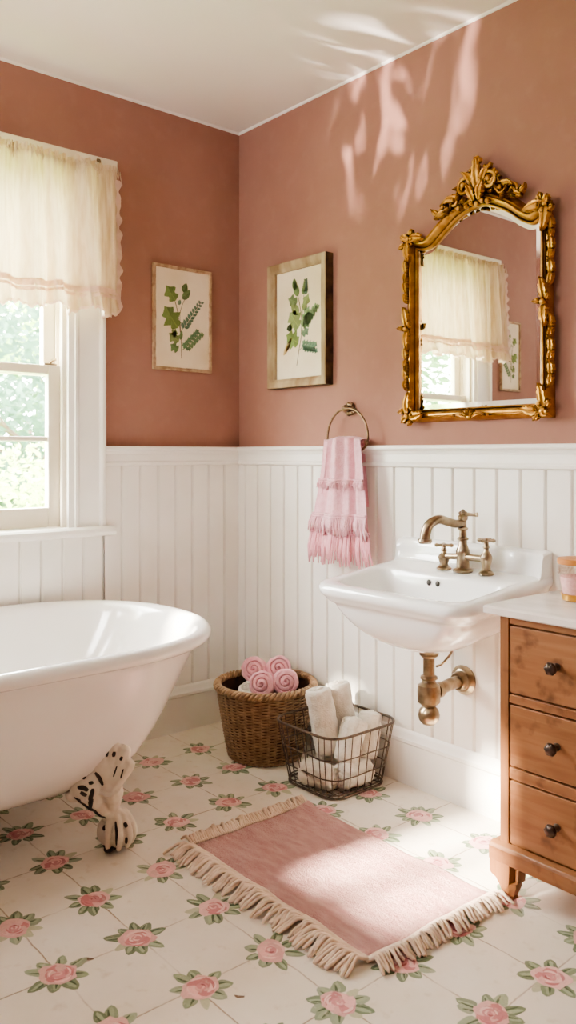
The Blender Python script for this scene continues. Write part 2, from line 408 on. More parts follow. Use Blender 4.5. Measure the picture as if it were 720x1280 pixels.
# beadboard, rails, baseboards
def boards(mb, axis, a0, a1, z0, z1, first, w):
    pts = [(a0, .010)]
    s = -1 if a1 < a0 else 1
    g = first
    while (g - a1) * s < 0:
        if (g - a0) * s > 0.004:
            pts += [(g - s * .0105, .010), (g - s * .0085, .0075), (g - s * .0055, .0112), (g - s * .003, .006), (g, .0005), (g + s * .0026, .010)]
        g += s * w
    pts.append((a1, .010))
    q = (lambda a, d, z: (a, -d, z)) if axis == 'x' else (lambda a, d, z: (d, a, z))
    mb.grid(lambda i, j: q(pts[i][0], pts[i][1], (z0, z1)[j]), len(pts), 2)
b = MB(); boards(b, 'y', 0, -.668, .15, 1.13, -.008, .083); boards(b, 'y', -.668, -1.84, .15, .85, -.672, .083); boards(b, 'y', -1.84, YE, .15, 1.13, -1.85, .083)
struct('trim_1', b, M_white, sharp=15)
b = MB(); boards(b, 'x', 0, XE, .15, 1.13, .06, .0865); struct('trim_2', b, M_white, sharp=15)
rail = [(0, 1.102), (.016, 1.102), (.024, 1.106), (.025, 1.113), (.019, 1.119), (.016, 1.121), (.016, 1.147), (.020, 1.149), (.023, 1.156), (.024, 1.160), (.040, 1.164), (.044, 1.168), (.044, 1.174), (.040, 1.179), (0, 1.179)]
b = MB(); extrude(b, rail, 'y', 0, -.668); extrude(b, rail, 'y', -1.84, YE); struct('trim_3', b, M_trim, sharp=30)
b = MB(); extrude(b, rail, 'x', 0, XE); struct('trim_4', b, M_trim, sharp=30)
base = [(0, 0), (.024, 0), (.024, .004), (.022, .140), (.026, .146), (.026, .156), (.021, .164), (.018, .176), (.014, .184), (.010, .187), (0, .187)]
b = MB(); extrude(b, base, 'y', 0, YE); struct('baseboard_left', b, M_trim, sharp=30)
b = MB(); extrude(b, base, 'x', 0, XE); struct('baseboard_right', b, M_trim, sharp=30)
b = MB()
bead = [(0, H - .008), (.003, H - .0075), (.007, H - .004), (.008, H), (0, H)]
extrude(b, bead, 'x', 0, XE); extrude(b, bead, 'y', 0, YE); struct('trim_5', b, M_ceil)

# window
win = thing('window_1', None, None, (0, -1.25, WZ0), kind='structure')
def casing(mb, ya, yb, z0, z1):      # ya = outer edge, yb = inner edge
    s = 1 if yb > ya else -1
    pr = [(0, 0), (0, .030), (.006, .034), (.016, .034), (.022, .028), (.024, .020), (.030, .018), (.105, .018), (.112, .022), (.122, .022), (.126, .016), (.1465, .012), (.1465, 0)]
    mb.rings([[(d, ya + s * o, z) for o, d in pr] for z in (z0, z1)])
b = MB(); casing(b, -.665, WY1, .872, 2.24); casing(b, -1.838, WY0, .872, 2.24)
b.box(0, .022, -1.838, -.665, WZ1 - .01, 2.235)
obj('casing', b, M_trim, win, sharp=25)
b = MB()
st = [(-.15, .846), (.050, .836), (.060, .842), (.063, .852), (.060, .864), (.050, .872), (-.15, .872)]
b.rings([[(d, y, z) for d, z in st] for y in (-1.866, -.638)])
obj('sill', b, M_trim, win, sharp=30)
b = MB(); b.box(-.15, 0, WY1 - .001, WY1 + .012, WZ0, WZ1); b.box(-.15, 0, WY0 - .012, WY0 + .001, WZ0, WZ1); b.box(-.15, 0, WY0, WY1, WZ1 - .012, WZ1 + .01)
b.box(-.030, -.008, WY1 - .016, WY1, .872, WZ1); b.box(-.030, -.008, WY0, WY0 + .016, .872, WZ1)
b.box(-.074, -.068, WY1 - .014, WY1, .872, WZ1); b.box(-.074, -.068, WY0, WY0 + .014, .872, WZ1)
obj('jamb', b, M_sash, win, smooth=False, bevel=.002)
def sash(name, x0, x1, z0, z1, bot, top, muntz):
    b = MB(); y0, y1 = WY0 + .004, WY1 - .004; sw = .056
    b.box(x0, x1, y0, y0 + sw, z0, z1); b.box(x0, x1, y1 - sw, y1, z0, z1)
    b.box(x0, x1, y0 + sw, y1 - sw, z0, z0 + bot); b.box(x0, x1, y0 + sw, y1 - sw, z1 - top, z1)
    xm = (x0 + x1) / 2
    for z in muntz: b.box(x0 + .006, x1 - .006, y0 + sw, y1 - sw, z - .009, z + .009)
    yc = (y0 + y1) / 2
    b.box(x0 + .006, x1 - .006, yc - .009, yc + .009, z0 + bot, z1 - top)
    s = obj(name, b, M_sash, win, smooth=False, bevel=.004)
    b = MB(); b.box(xm - .0015, xm + .0015, y0 + sw - .004, y1 - sw + .004, z0 + bot - .004, z1 - top + .004)
    obj('pane', b, M_pane, s, smooth=False)
sash('lower_sash', -.066, -.032, .874, 1.482, .074, .034, (1.205,))
sash('upper_sash', -.112, -.078, 1.446, 2.19, .036, .05, (1.82,))
b = MB(); b.box(-.066, -.04, -.885, -.835, 1.482, 1.490); b.tube([(-.052, -.86, 1.488), (-.046, -.85, 1.502), (-.036, -.838, 1.506)], .005, 8)
obj('sash_lock', b, M_brass, win)

# ------------------------------------------------------------------ curtain
lath = MB(); lath.box(.001, .042, -1.915, -.622, 2.236, 2.284)
cb = obj('curtain_board', lath, M_sash, smooth=False, bevel=.004)
b = MB(); b.tube(spline([(.040, -.705, 2.268), (.052, -.705, 2.268), (.058, -.705, 2.258), (.054, -.705, 2.246), (.044, -.705, 2.246)], 4), .0032, 8); b.ball((.042, -.705, 2.268), (.003, .008, .008), 10, 6)
obj('hook', b, M_ringm, cb)
tag(cb, 'cream painted wooden board fixed across the top of the window, carrying the curtain', 'curtain board')
CY0, CY1 = -1.890, -.640
cur = thing('window_curtain', 'short sheer cream cafe curtain with frilled lace hem gathered over the upper window', 'curtain', (.06, -1.25, 2.2))
def foldx(y, k):
    return (math.sin(y * 62 + 2.2 * nz(y * 6, 3)) * .55 + math.sin(y * 31 + 4 * nz(y * 3, 9)) * .6 + nz(y * 40, 5) * .5) * k
def cpt(y, z, extra=0.0):
    t = (2.235 - z) / .56
    flare = 1 + .025 * t
    yy = -1.26 + (y + 1.26) * flare + nz(y * 18, z * 4, 2) * .010 * t
    return (.080 + foldx(y, .014 + .024 * t) + .016 * t + extra, yy, z)
NU = 330
def ygrid(i, n=NU): return CY0 + (CY1 - CY0) * i / (n - 1)
b = MB(); b.grid(lambda i, j: cpt(ygrid(i), 2.225 - j * (2.225 - 1.765) / 17), NU, 18); obj('panel', b, M_curt, cur, sharp=0)
b = MB()
def hd(i, j):
    y = ygrid(i); z0 = 2.215; z1 = 2.248 + .012 * nz(y * 45, 7)
    z = z0 + (z1 - z0) * j / 3
    return (.076 + foldx(y, .012) + math.sin(y * 210 + 3 * nz(y * 30)) * .0045 * (1 + j * .5), y + nz(y * 60, j) * .004, z)
b.grid(hd, NU * 2 - 1 and NU, 4)
for k in range(170):                       # frayed threads and short tails under the header
    y = RN.uniform(CY0 - .006, CY1 + .010); L = RN.uniform(.02, .055); z = 2.235 + RN.uniform(-.012, .012)
    b.tube([(.090 + foldx(y, .012), y, z), (.096 + foldx(y, .012), y + RN.uniform(-.005, .005), z - L * .5), (.097 + foldx(y, .012), y + RN.uniform(-.009, .009), z - L)], [.0016, .0022, .0008], 4)
obj('gathered_header', b, M_curt, cur, sharp=0)
def hemz(y): return 1.678 + .012 * math.sin(y * 46 + 3 * nz(y * 5, 1)) + .014 * nz(y * 7, 4)
b = MB()
def band(i, j):
    y = ygrid(i); zb = 1.772 + .008 * math.sin(y * 33 + 2 * nz(y * 4, 8)) ; z = zb - .022 * j / 3
    p = cpt(y, z, .005); return (p[0] + .003 * math.sin(y * 260) * j / 3, p[1], p[2])
b.grid(band, NU, 4)
def band2(i, j):
    y = ygrid(i); zb = 1.745 + .008 * math.sin(y * 33 + 2 * nz(y * 4, 8)); z = zb - .012 * j / 2
    p = cpt(y, z, .007); return (p[0] + .003 * math.sin(y * 260) * j / 2, p[1], p[2])
b.grid(band2, NU, 3); obj('lace_band', b, M_lace, cur, sharp=0)
b = MB()
def ruf(i, j):
    y = ygrid(i); t = j / 6; z = 1.770 + (hemz(y) - 1.770) * t
    p = cpt(y, z); e = t * (.010 + .012 * math.sin(y * 150 + 3 * nz(y * 20)))
    return (p[0] + e, p[1] + .012 * t * math.sin(y * 48) * .5, p[2] + (.004 * math.sin(y * 300) if j == 6 else 0))
b.grid(ruf, NU, 7); obj('hem_ruffle', b, M_curt, cur, sharp=0)
b = MB()
def rufe(i, j):
    y = ygrid(i); p = ruf(i, 6); return (p[0] + .003, p[1], p[2] + .006 - .010 * j + .003 * math.sin(y * 420))
b.grid(rufe, NU, 2)
for sgn, ye in ((1, CY1), (-1, CY0)):
    def edge(i, j):
        z = 2.20 - i * (2.20 - 1.70) / 60; p = cpt(ye, z)
        return (p[0] + .004 + .006 * math.sin(i * 1.1) * j / 2, p[1] + sgn * (j - .7) * (.009 + .004 * math.sin(i * .8)), z)
    b.grid(edge, 61, 3)
obj('lace_edging', b, M_lace, cur, sharp=0)

# ------------------------------------------------------------------ botanical pictures
def leaf_shape(mb, O, U, Wv, Nn, base, ang, L, w, col, lobed=0, z=.0012):
    """leaf polygon on the picture plane; O origin, U right, Wv up, Nn normal"""
    n = 13; pl, pr = [], []
    for i in range(n):
        t = i / (n - 1)
        ww = w * .5 * math.sin(PI * min(1, t ** .8)) ** .8
        if lobed: ww *= 1 + .38 * math.sin(t * lobed * 2 * PI)
        pl.append((t * L, ww)); pr.append((t * L, -ww))
    out = pl + list(reversed(pr))[1:-1]
    ca, sa = math.cos(ang), math.sin(ang)
    def W(a, b_, zz): return O + U * (base[0] + a * ca - b_ * sa) + Wv * (base[1] + a * sa + b_ * ca) + Nn * zz
    ring = [W(a, b_, z) for a, b_ in out]
    nrm = (ring[1] - ring[0]).cross(ring[-1] - ring[0])
    c0 = W(L * .45, 0, z)
    for i in range(len(ring)):
        a, b_ = out[i]
        sh = 1 + .25 * nz(a * 300, b_ * 300, base[0] * 40) + (.14 if b_ > 0 else -.10)
        mb.c = (col[0] * sh, col[1] * sh, col[2] * sh, 1)
        q = [c0, ring[i], ring[(i + 1) % len(ring)]]
        mb.poly(q)
    mb.c = (col[0] * 1.6, col[1] * 1.5, col[2] * 1.3, 1)
    mb.poly([W(0, w * .02, z + .0004), W(0, -w * .02, z + .0004), W(L * .92, 0, z + .0004)])
def stem(mb, O, U, Wv, Nn, pts, w, col, z=.0009):
    P = spline([(p[0], p[1], 0) for p in pts], 6); mb.c = col
    for i in range(len(P) - 1):
        d = (P[i + 1] - P[i]).normalized(); s = Vector((-d.y, d.x, 0)) * w * .5
        q = [P[i] + s, P[i + 1] + s, P[i + 1] - s, P[i] - s]
        mb.poly([O + U * k.x + Wv * k.y + Nn * z for k in q])
def picture(name, label, corner, U, Nn, W, Hh, bar, depth, fm, draw, profile, paper_d, fm2=None):
    Wv = Vector((0, 0, 1)); O = Vector(corner)
    t = thing(name, label, 'picture', O + U * (W / 2))
    def P3(a, c, d): return O + U * a + Wv * c + Nn * d
    b = MB()
    loops = []
    for o, d in profile:
        o *= bar
        loops.append([P3(o, o, d), P3(W - o, o, d), P3(W - o, Hh - o, d), P3(o, Hh - o, d)])
    # subdivide sides for chipped irregular edges
    def sub(l, k):
        r = []
        for i in range(4):
            for s in range(14):
                p = l[i].lerp(l[(i + 1) % 4], s / 14)
                if s: p = p + Nn * (nz(p.x * 60 + p.y * 60, p.z * 60, k) * .0015) + (U * nz(p.z * 70, k * 3, p.y * 50 + p.x * 50) + Wv * nz(p.y * 70 + p.x * 70, 8, k)) * .0012
                r.append(p)
        return r
    L = [sub(l, k) for k, l in enumerate(loops)]
    n = len(L[0])
    ids = [[b.p(q) for q in r] for r in L]
    for i in range(len(ids) - 1):
        b.m = 1 if (fm2 is not None and profile[i][0] == 0 and profile[i + 1][0] == 0) else 0
        for j in range(n): b.face((ids[i][j], ids[i][(j + 1) % n], ids[i + 1][(j + 1) % n], ids[i + 1][j]))
    obj('frame', b, [fm, fm2 or fm], t, sharp=30)
    b = MB(); b.m = 0; k = bar * .9
    b.poly([P3(k, k, paper_d), P3(W - k, k, paper_d), P3(W - k, Hh - k, paper_d), P3(k, Hh - k, paper_d)])
    b.m = 1
    draw(b, O + Nn * paper_d, U, Wv, Nn, W, Hh)
    b.m = 0
    b.c = None
    obj('print', b, [M_paper, M_paint], t, smooth=False)
    return t
G1, G2, G3, G4 = C(124, 142, 84), C(112, 132, 90), C(140, 154, 104), C(124, 146, 122)
BR = C(120, 104, 78)
def drawA(mb, O, U, Wv, Nn, W, Hh):
    def q(x, y): return ((x - 75) / 525 * W, (1 - (y - 70) / 985) * Hh)
    A = (O, U, Wv, Nn); kw = W / 525
    stem(mb, *A, [q(326, 935), q(322, 760), q(300, 560), q(285, 470), q(265, 390)], .0030, BR)
    stem(mb, *A, [q(318, 690), q(312, 520), q(335, 420), q(355, 370)], .0022, BR)
    stem(mb, *A, [q(322, 680), q(360, 610), q(430, 490), q(500, 385)], .0022, C(104, 116, 88))
    stem(mb, *A, [q(325, 860), q(370, 820), q(440, 740), q(490, 670)], .0022, C(104, 116, 88))
    def lf(x, y, deg, L, w, c, lob=0): leaf_shape(mb, *A, q(x, y), math.radians(deg), L * kw, w * kw, c, lob)
    lf(272, 395, 128, 135, 105, G1, 2); lf(342, 305, 68, 78, 54, C(104, 120, 76)); lf(335, 372, 48, 105, 56, C(116, 134, 92))
    lf(292, 650, 128, 195, 140, G1, 3); lf(302, 775, 148, 105, 85, G3, 2); lf(250, 740, 70, 70, 50, G3, 2); lf(296, 860, 150, 80, 70, C(116, 138, 92), 2); lf(316, 760, 80, 75, 30, G2)
    lf(300, 430, 70, 44, 30, G4)
    for i in range(9):
        t = i / 8; x = 345 + (495 - 345) * t; y = 640 - (640 - 385) * t
        lf(x, y + 8, 112, 52 - 22 * t, 30 - 10 * t, C(118, 142, 122)); lf(x + 8, y, 15, 50 - 20 * t, 28 - 10 * t, C(108, 132, 112))
    for i in range(6):
        t = i / 5; x = 360 + (480 - 360) * t; y = 835 - (835 - 690) * t
        lf(x, y, 118, 48, 38, C(116, 144, 110), 2); lf(x + 6, y + 4, 8, 50, 36, C(126, 150, 114), 2)
def drawB(mb, O, U, Wv, Nn, W, Hh):
    def q(x, y):
        u = (x - 85) / 470; top = 225 - 140 * u; bot = 1210 - 45 * u
        return (u * W, (1 - (y - top) / (bot - top)) * Hh)
    A = (O, U, Wv, Nn); kw = W / 470
    stem(mb, *A, [q(300, 1015), q(318, 890), q(340, 740), q(335, 590), q(310, 450), q(280, 380)], .0034, BR)
    stem(mb, *A, [q(335, 760), q(345, 600), q(358, 440), q(370, 320)], .0026, C(112, 118, 84))
    stem(mb, *A, [q(338, 740), q(380, 660), q(430, 580), q(460, 525)], .0020, C(112, 118, 84))
    stem(mb, *A, [q(322, 888), q(370, 850), q(435, 880)], .0022, C(112, 118, 84))
    def lf(x, y, deg, L, w, c, lob=0): leaf_shape(mb, *A, q(x, y), math.radians(deg), L * kw, w * kw, c, lob)
    lf(285, 400, 95, 66, 40, G2); lf(312, 450, 112, 90, 46, G2); lf(305, 500, 158, 82, 56, C(116, 132, 92), 2); lf(318, 590, 140, 85, 54, G3)
    lf(318, 705, 130, 120, 105, G3, 3); lf(262, 700, 190, 45, 40, C(78, 90, 62)); lf(315, 830, 152, 115, 90, G1, 3)
    for i in range(6):
        t = i / 5; lf(362 + 8 * t, 430 - 105 * t, 40, 40 - 18 * t, 26 - 10 * t, G4); lf(362 + 8 * t, 425 - 105 * t, 140, 30 - 14 * t, 20 - 8 * t, G2)
    lf(352, 560, 62, 95, 50, G3, 2); lf(358, 640, 58, 80, 52, C(130, 154, 114), 2)
    for i in range(6):
        t = i / 5; x = 352 + (450 - 352) * t; y = 700 - (700 - 545) * t
        lf(x, y, 25, 62 - 28 * t, 40 - 14 * t, C(126, 150, 110), 2); lf(x, y, 95, 52 - 22 * t, 34 - 12 * t, C(138, 160, 122))
    lf(345, 765, 30, 60, 44, G4, 2)
    for i in range(5):
        t = i / 4; x = 350 + 80 * t; y = 865 + 10 * t
        lf(x, y, 70 - 20 * t, 46, 26, C(118, 146, 124), 2); lf(x, y, -30, 44, 26, C(108, 136, 114), 2)
    lf(190, 935, 52, 120, 30, C(206, 178, 124)); lf(205, 900, 40, 60, 22, C(190, 160, 110))
UY, UX = Vector((0, 1, 0)), Vector((1, 0, 0))
NXp, NYm = Vector((1, 0, 0)), Vector((0, -1, 0))
thin = [(0, 0), (0, .011), (.18, .014), (.5, .0125), (.75, .014), (1, .010), (1, .004)]
picture('botanical_picture', 'green leaf sprig print in thin chipped frame on the window wall beside the corner', (.001, -.444, 1.493), UY, NXp, .288, .432, .013, .014, M_framA, drawA, thin, .006)
thick = [(0, 0), (0, .040), (.10, .043), (.45, .041), (.72, .038), (.80, .034), (1, .030), (1, .014)]
picture('botanical_picture', 'green leaf sprig print in thick weathered wooden frame above the pink towel', (.247, -.001, 1.417), UX, NYm, .352, .507, .036, .043, M_framB, drawB, thick, .018, M_framBd)
picture('botanical_picture', 'leaf print beyond the window, seen only in the gold framed mirror', (.001, -2.155, 1.525), UY, NXp, .20, .42, .012, .014, M_framA, drawA, thin, .006)

# ------------------------------------------------------------------ gilt mirror
mir = thing('wall_mirror', 'arched mirror in carved antique gold frame with scrolled crest above the sink', 'mirror', (1.27, 0, 1.25))
top = spline([(1.512, 0, 1.856), (1.482, 0, 1.846), (1.440, 0, 1.866), (1.385, 0, 1.908), (1.300, 0, 1.944), (1.215, 0, 1.929), (1.150, 0, 1.890), (1.098, 0, 1.853), (1.062, 0, 1.846), (1.030, 0, 1.854)], 6)
sight = [Vector((1.030, 0, 1.300)), Vector((1.512, 0, 1.300))] + top
def offs(poly, o):
    n = len(poly); out = []
    for i in range(n):
        a, b_, c = poly[i - 1], poly[i], poly[(i + 1) % n]
        d1 = (b_ - a).normalized(); d2 = (c - b_).normalized()
        n1 = Vector((d1.z, 0, -d1.x)); n2 = Vector((d2.z, 0, -d2.x))
        m = (n1 + n2); m.normalize(); k = max(.78, m.dot(n1))
        out.append(b_ + m * (o / k))
    return out
prof = [(-.002, .006), (.000, .014), (.004, .017), (.007, .013), (.010, .017), (.014, .028), (.019, .033), (.024, .033), (.027, .027), (.030, .028), (.033, .031), (.037, .026), (.041, .018), (.045, .008), (.047, .001)]
b = MB()
b.rings([[Vector((p.x, -d, p.z)) for p in offs(sight, o)] for o, d in prof], cap0=False, cap1=False)
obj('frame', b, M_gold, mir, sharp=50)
inn = [Vector((min(max(p.x, 1.047), 1.495), 0, p.z + .017 if k < 2 else p.z - .017)) for k, p in enumerate(sight)]
b = MB(); tp = list(reversed(inn[2:]))
b.grid(lambda i, j: (tp[i].x, -.0085, (tp[i].z, 1.317)[j]), len(tp), 2)
obj('glass', b, M_mirror, mir, smooth=False)
b = MB(); b.rings([[Vector((p.x, -.0062, p.z)) for p in offs(sight, .001)], [Vector((p.x, -.0085, p.z)) for p in inn]], cap0=False, cap1=False)
obj('glass_bevel', b, M_bevelg, mir, smooth=False)
def acanthus(mb, base, ang, L, w, d0, lift=.012, curl=.3, ribs=5):
    """carved leaf lying on the frame, lifted and curled at the tip"""
    ca, sa = math.cos(ang), math.sin(ang)
    nu, nv = 13, 9
    def fn(i, j):
        t = i / (nu - 1); s = (j / (nv - 1)) * 2 - 1
        ww = w * .5 * (math.sin(PI * (t * .88 + .1)) ** .7) * (1 + .22 * math.sin(t * ribs * 2 * PI))
        bend = curl * t * t
        a = t * L * math.cos(bend) ; c = s * ww + t * L * math.sin(bend) * .9
        dd = d0 + lift * math.sin(PI * t * .8) + .006 * (1 - s * s) + .0025 * math.cos(s * 9)
        if t > .85: dd += .006 * (t - .85) / .15
        return (base[0] + a * ca - c * sa, -dd, base[1] + a * sa + c * ca)
    mb.grid(fn, nu, nv)
    mb.grid(lambda i, j: Vector(fn(i, j)) + Vector((0, .006, 0)), nu, nv)
def scroll(mb, c, r, a0, turns, d, w, sgn=1, tail=()):
    pts = []; n = int(26 * turns) + 4; rad = []
    for k in range(n):
        t = k / (n - 1); a = a0 + sgn * turns * 2 * PI * t; rr = r * (1 - .80 * t)
        pts.append((c[0] + rr * math.cos(a), -d - .008 * t, c[1] + rr * math.sin(a))); rad.append(w * (1 - .45 * t))
    full = [(p[0], -d, p[1]) for p in tail] + pts
    rr_ = [w * (.5 + .5 * k / max(1, len(tail))) for k in range(len(tail))] + rad
    mb.tube(spline(full, 3), [rr_[min(len(rr_) - 1, int(k / 3))] for k in range((len(full) - 1) * 3 + 1)], 8, up=(0, 1, 0))
    mb.ball((pts[-1][0], -d - .009, pts[-1][2]), w * 1.15, 10, 6)
def beads(mb, pts, r, d):
    for x, z in pts: mb.ball((x, -d, z), (r, r, r), 8, 6)
cr = MB(); zc = 1.985; xc = 1.298
for s in (1, -1):
    sc = lambda x: xc + s * x
    scroll(cr, (sc(.046), zc + .022), .034, (PI if s > 0 else 0), 1.3, .036, .0085, -s, tail=[(sc(.012), zc - .02), (sc(.006), zc + .0)])
    scroll(cr, (sc(.088), zc - .012), .020, (PI * .6 if s > 0 else PI * .4), 1.2, .034, .0065, -s, tail=[(sc(.055), zc + .045), (sc(.074), zc + .030)])
    scroll(cr, (sc(.132), zc - .030 + .006), .017, (PI * .7 if s > 0 else PI * .3), 1.2, .032, .006, -s, tail=[(sc(.095), zc + .005), (sc(.112), zc + .0)])
    acanthus(cr, (sc(.010), zc + .005), PI / 2 - s * .30, .085, .032, .030, curl=-s * .35)
    acanthus(cr, (sc(.020), zc - .005), PI / 2 - s * .75, .080, .030, .026, curl=-s * .45)
    acanthus(cr, (sc(.070), zc - .010), (0 if s > 0 else PI) + s * .35, .075, .030, .028, curl=-s * .5)
    acanthus(cr, (sc(.110), zc - .035), (0 if s > 0 else PI) - s * .15, .062, .026, .028, curl=-s * .2)
    acanthus(cr, (sc(.150), zc - .045), (0 if s > 0 else PI) + s * .45, .040, .020, .028, curl=s * .3)
    beads(cr, [(sc(.028), zc + .072), (sc(.036), zc + .060), (sc(.062), zc + .052), (sc(.072), zc + .040), (sc(.148), zc - .028)], .0075, .034)
acanthus(cr, (xc, zc + .01), PI / 2, .096, .036, .034, curl=0)
acanthus(cr, (xc - .010, zc - .030), PI / 2 + .2, .060, .030, .040, curl=.2); acanthus(cr, (xc + .010, zc - .030), PI / 2 - .2, .060, .030, .040, curl=-.2)
beads(cr, [(xc, zc + .104), (xc - .010, zc + .096), (xc + .010, zc + .096), (xc, zc + .088)], .010, .036)
beads(cr, [(xc - .02, zc - .034), (xc, zc - .040), (xc + .02, zc - .034), (xc + .04, zc - .040), (xc - .04, zc - .040)], .0095, .038)
for k in range(46):
    a = RN.uniform(-1, 1); x = xc + a * .15; z = zc - .036 + (1 - abs(a)) ** 1.3 * RN.uniform(.0, .10)
    acanthus(cr, (x, z), RN.uniform(0, 2 * PI), RN.uniform(.016, .028), RN.uniform(.010, .015), RN.uniform(.026, .038), lift=.006, curl=RN.uniform(-.6, .6))
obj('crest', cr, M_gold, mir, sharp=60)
def corner(px, pz, sx, sz, k=1.0):
    b = MB()
    a1 = 0 if sx < 0 else PI; 
    # leaves running along both frame members away from the corner, a boss and small scrolls on top
    inx, inz = (1 if sx < 0 else -1), (1 if sz < 0 else -1)
    acanthus(b, (px, pz), (0 if inx > 0 else PI), .075 * k, .034, .034, curl=.15 * inx * inz)
    acanthus(b, (px, pz), inz * PI / 2, .085 * k, .034, .034, curl=-.15 * inx * inz)
    acanthus(b, (px + .004 * inx, pz + .004 * inz), math.atan2(-inz, -inx), .030, .030, .036, curl=.2)
    acanthus(b, (px + .016 * inx, pz - .006 * inz), math.atan2(-inz, inx * .2), .026, .022, .034, curl=-.3)
    acanthus(b, (px - .006 * inx, pz + .018 * inz), math.atan2(inz * .2, -inx), .026, .022, .034, curl=.3)
    scroll(b, (px + .008 * inx, pz + .022 * inz), .013, 0, 1.1, .040, .005, inx)
    scroll(b, (px + .024 * inx, pz + .004 * inz), .012, PI / 2, 1.1, .040, .005, -inx)
    b.ball((px, -.040, pz), (.014, .010, .014), 10, 7)
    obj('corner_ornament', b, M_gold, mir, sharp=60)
corner(1.006, 1.276, -1, -1); corner(1.536, 1.276, 1, -1); corner(1.008, 1.888, -1, 1); corner(1.545, 1.892, 1, 1)
b = MB()
for a in (-1.1, -.6, -.2, .2, .6, 1.1): acanthus(b, (1.271, 1.264), PI / 2 + a, .034 if abs(a) < 1 else .06, .018, .036, curl=a * .3)
b.ball((1.271, -.042, 1.268), (.012, .008, .010), 10, 6); beads(b, [(1.22, 1.272), (1.322, 1.272), (1.205, 1.274), (1.337, 1.274)], .006, .036)
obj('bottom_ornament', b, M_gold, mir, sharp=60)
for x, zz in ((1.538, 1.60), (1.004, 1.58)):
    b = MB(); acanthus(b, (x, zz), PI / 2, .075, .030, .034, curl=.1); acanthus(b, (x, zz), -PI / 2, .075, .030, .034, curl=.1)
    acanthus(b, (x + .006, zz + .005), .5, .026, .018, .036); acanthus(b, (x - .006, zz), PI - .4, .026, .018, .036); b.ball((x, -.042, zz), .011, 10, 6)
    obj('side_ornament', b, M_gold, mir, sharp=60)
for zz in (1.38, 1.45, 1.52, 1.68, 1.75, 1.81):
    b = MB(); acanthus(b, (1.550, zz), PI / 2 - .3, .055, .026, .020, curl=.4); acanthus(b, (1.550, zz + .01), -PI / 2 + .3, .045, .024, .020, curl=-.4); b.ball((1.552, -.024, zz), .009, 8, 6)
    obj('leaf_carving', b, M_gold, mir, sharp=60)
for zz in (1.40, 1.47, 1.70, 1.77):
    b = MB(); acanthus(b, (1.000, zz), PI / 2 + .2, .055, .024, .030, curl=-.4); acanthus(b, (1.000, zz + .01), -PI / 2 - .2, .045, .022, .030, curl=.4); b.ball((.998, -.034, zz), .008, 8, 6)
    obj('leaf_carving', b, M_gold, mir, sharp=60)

# ------------------------------------------------------------------ towel ring and hand towel
ring = thing('towel_ring', 'antique brass towel ring with flower rosette on the pink wall above the white panelling', 'towel ring', (.698, 0, 1.318))
b = MB(); MR = Matrix.Translation((.698, 0, 1.318)) @ Matrix.Rotation(PI / 2, 4, 'X')
b.lathe([(.001, 0), (.020, 0), (.022, .003), (.018, .007), (.010, .010), (.009, .026), (.013, .030), (.014, .036), (.009, .043), (.001, .045)], 20, MR)
for k in range(7):
    a = k * 2 * PI / 7; c = Vector((.698 + .017 * math.cos(a), -.010, 1.318 + .017 * math.sin(a)))
    b.ball(c, (.0115, .009, .0115), 8, 6)
for s, dz in ((1, .012), (-1, .006)): b.tube([(.698 + s * .012, -.010, 1.318 - .01), (.698 + s * .026, -.012, 1.318 - dz), (.698 + s * .036, -.010, 1.318 + dz * .5)], [.005, .0045, .001], 6)
obj('rosette', b, M_ringm, ring)
b = MB(); pts = []
RY = -.046
for k in range(64):
    a = 2 * PI * k / 64; x = .106 * math.cos(a); z = .108 * math.sin(a)
    if z < 0: z = -.062 * (abs(math.sin(a)) ** .8)
    pts.append((.722 + x, RY, 1.232 + z - .022))
b.tube(pts, .0042, 10, closed=True); obj('ring', b, M_ringm, ring)
RZ = 1.232 - .022 - .062           # bottom bar of the ring
tw = thing('hand_towel', 'pink terry hand towel with tiers of fringe hanging from the brass ring', 'towel', (.65, RY, .74))
ZT, ZB = 1.214, .850
def tcent(z): t = (ZT - z) / (ZT - .735); return .732 - .012 * t, .088 + .074 * t
def towel_pt(u, z, back=0):
    cx, hw = tcent(z); t = (ZT - z) / (ZT - .735)
    fold = math.cos(u * 6.2 + .9) * .016 + math.cos(u * 17 + 1) * .004
    step = .018 * max(0, min(1, (u - .36) / .10))
    y = RY - .038 - .008 * t - fold * (1 - .35 * t) + step - .010 * (1 - u * u)
    x = cx + hw * u + (.006 * math.sin(z * 13) if u < -.8 else 0)
    return Vector((x, y, z + .004 * nz(u * 30, z * 40)))
nu = 61
b = MB()
def tfn(i, j):
    u = i / (nu - 1) * 2 - 1
    if j < 40:
        z = ZB + (ZT - .012 - ZB) * j / 39
        p = towel_pt(u, z)
    elif j < 47:
        a = (j - 39) / 8 * PI; p = towel_pt(u, ZT - .012); yb = RY + .020
        p = Vector((p.x, p.y + (yb - p.y) * (1 - math.cos(a)) / 2, p.z + .012 * math.sin(a) - .010 * u * u))
    else:
        z = ZT - .014 - (ZT - .02 - .93) * (j - 47) / 14
        q = towel_pt(u, z); p = Vector((.700 + (q.x - .715) * .78, RY + .022 + .004 * math.sin(u * 8), z))
    p.y += .0012 * nz(p.x * 260, p.z * 260)
    return p
b.grid(tfn, nu, 61); obj('cloth', b, M_pinkT, tw, sharp=0)
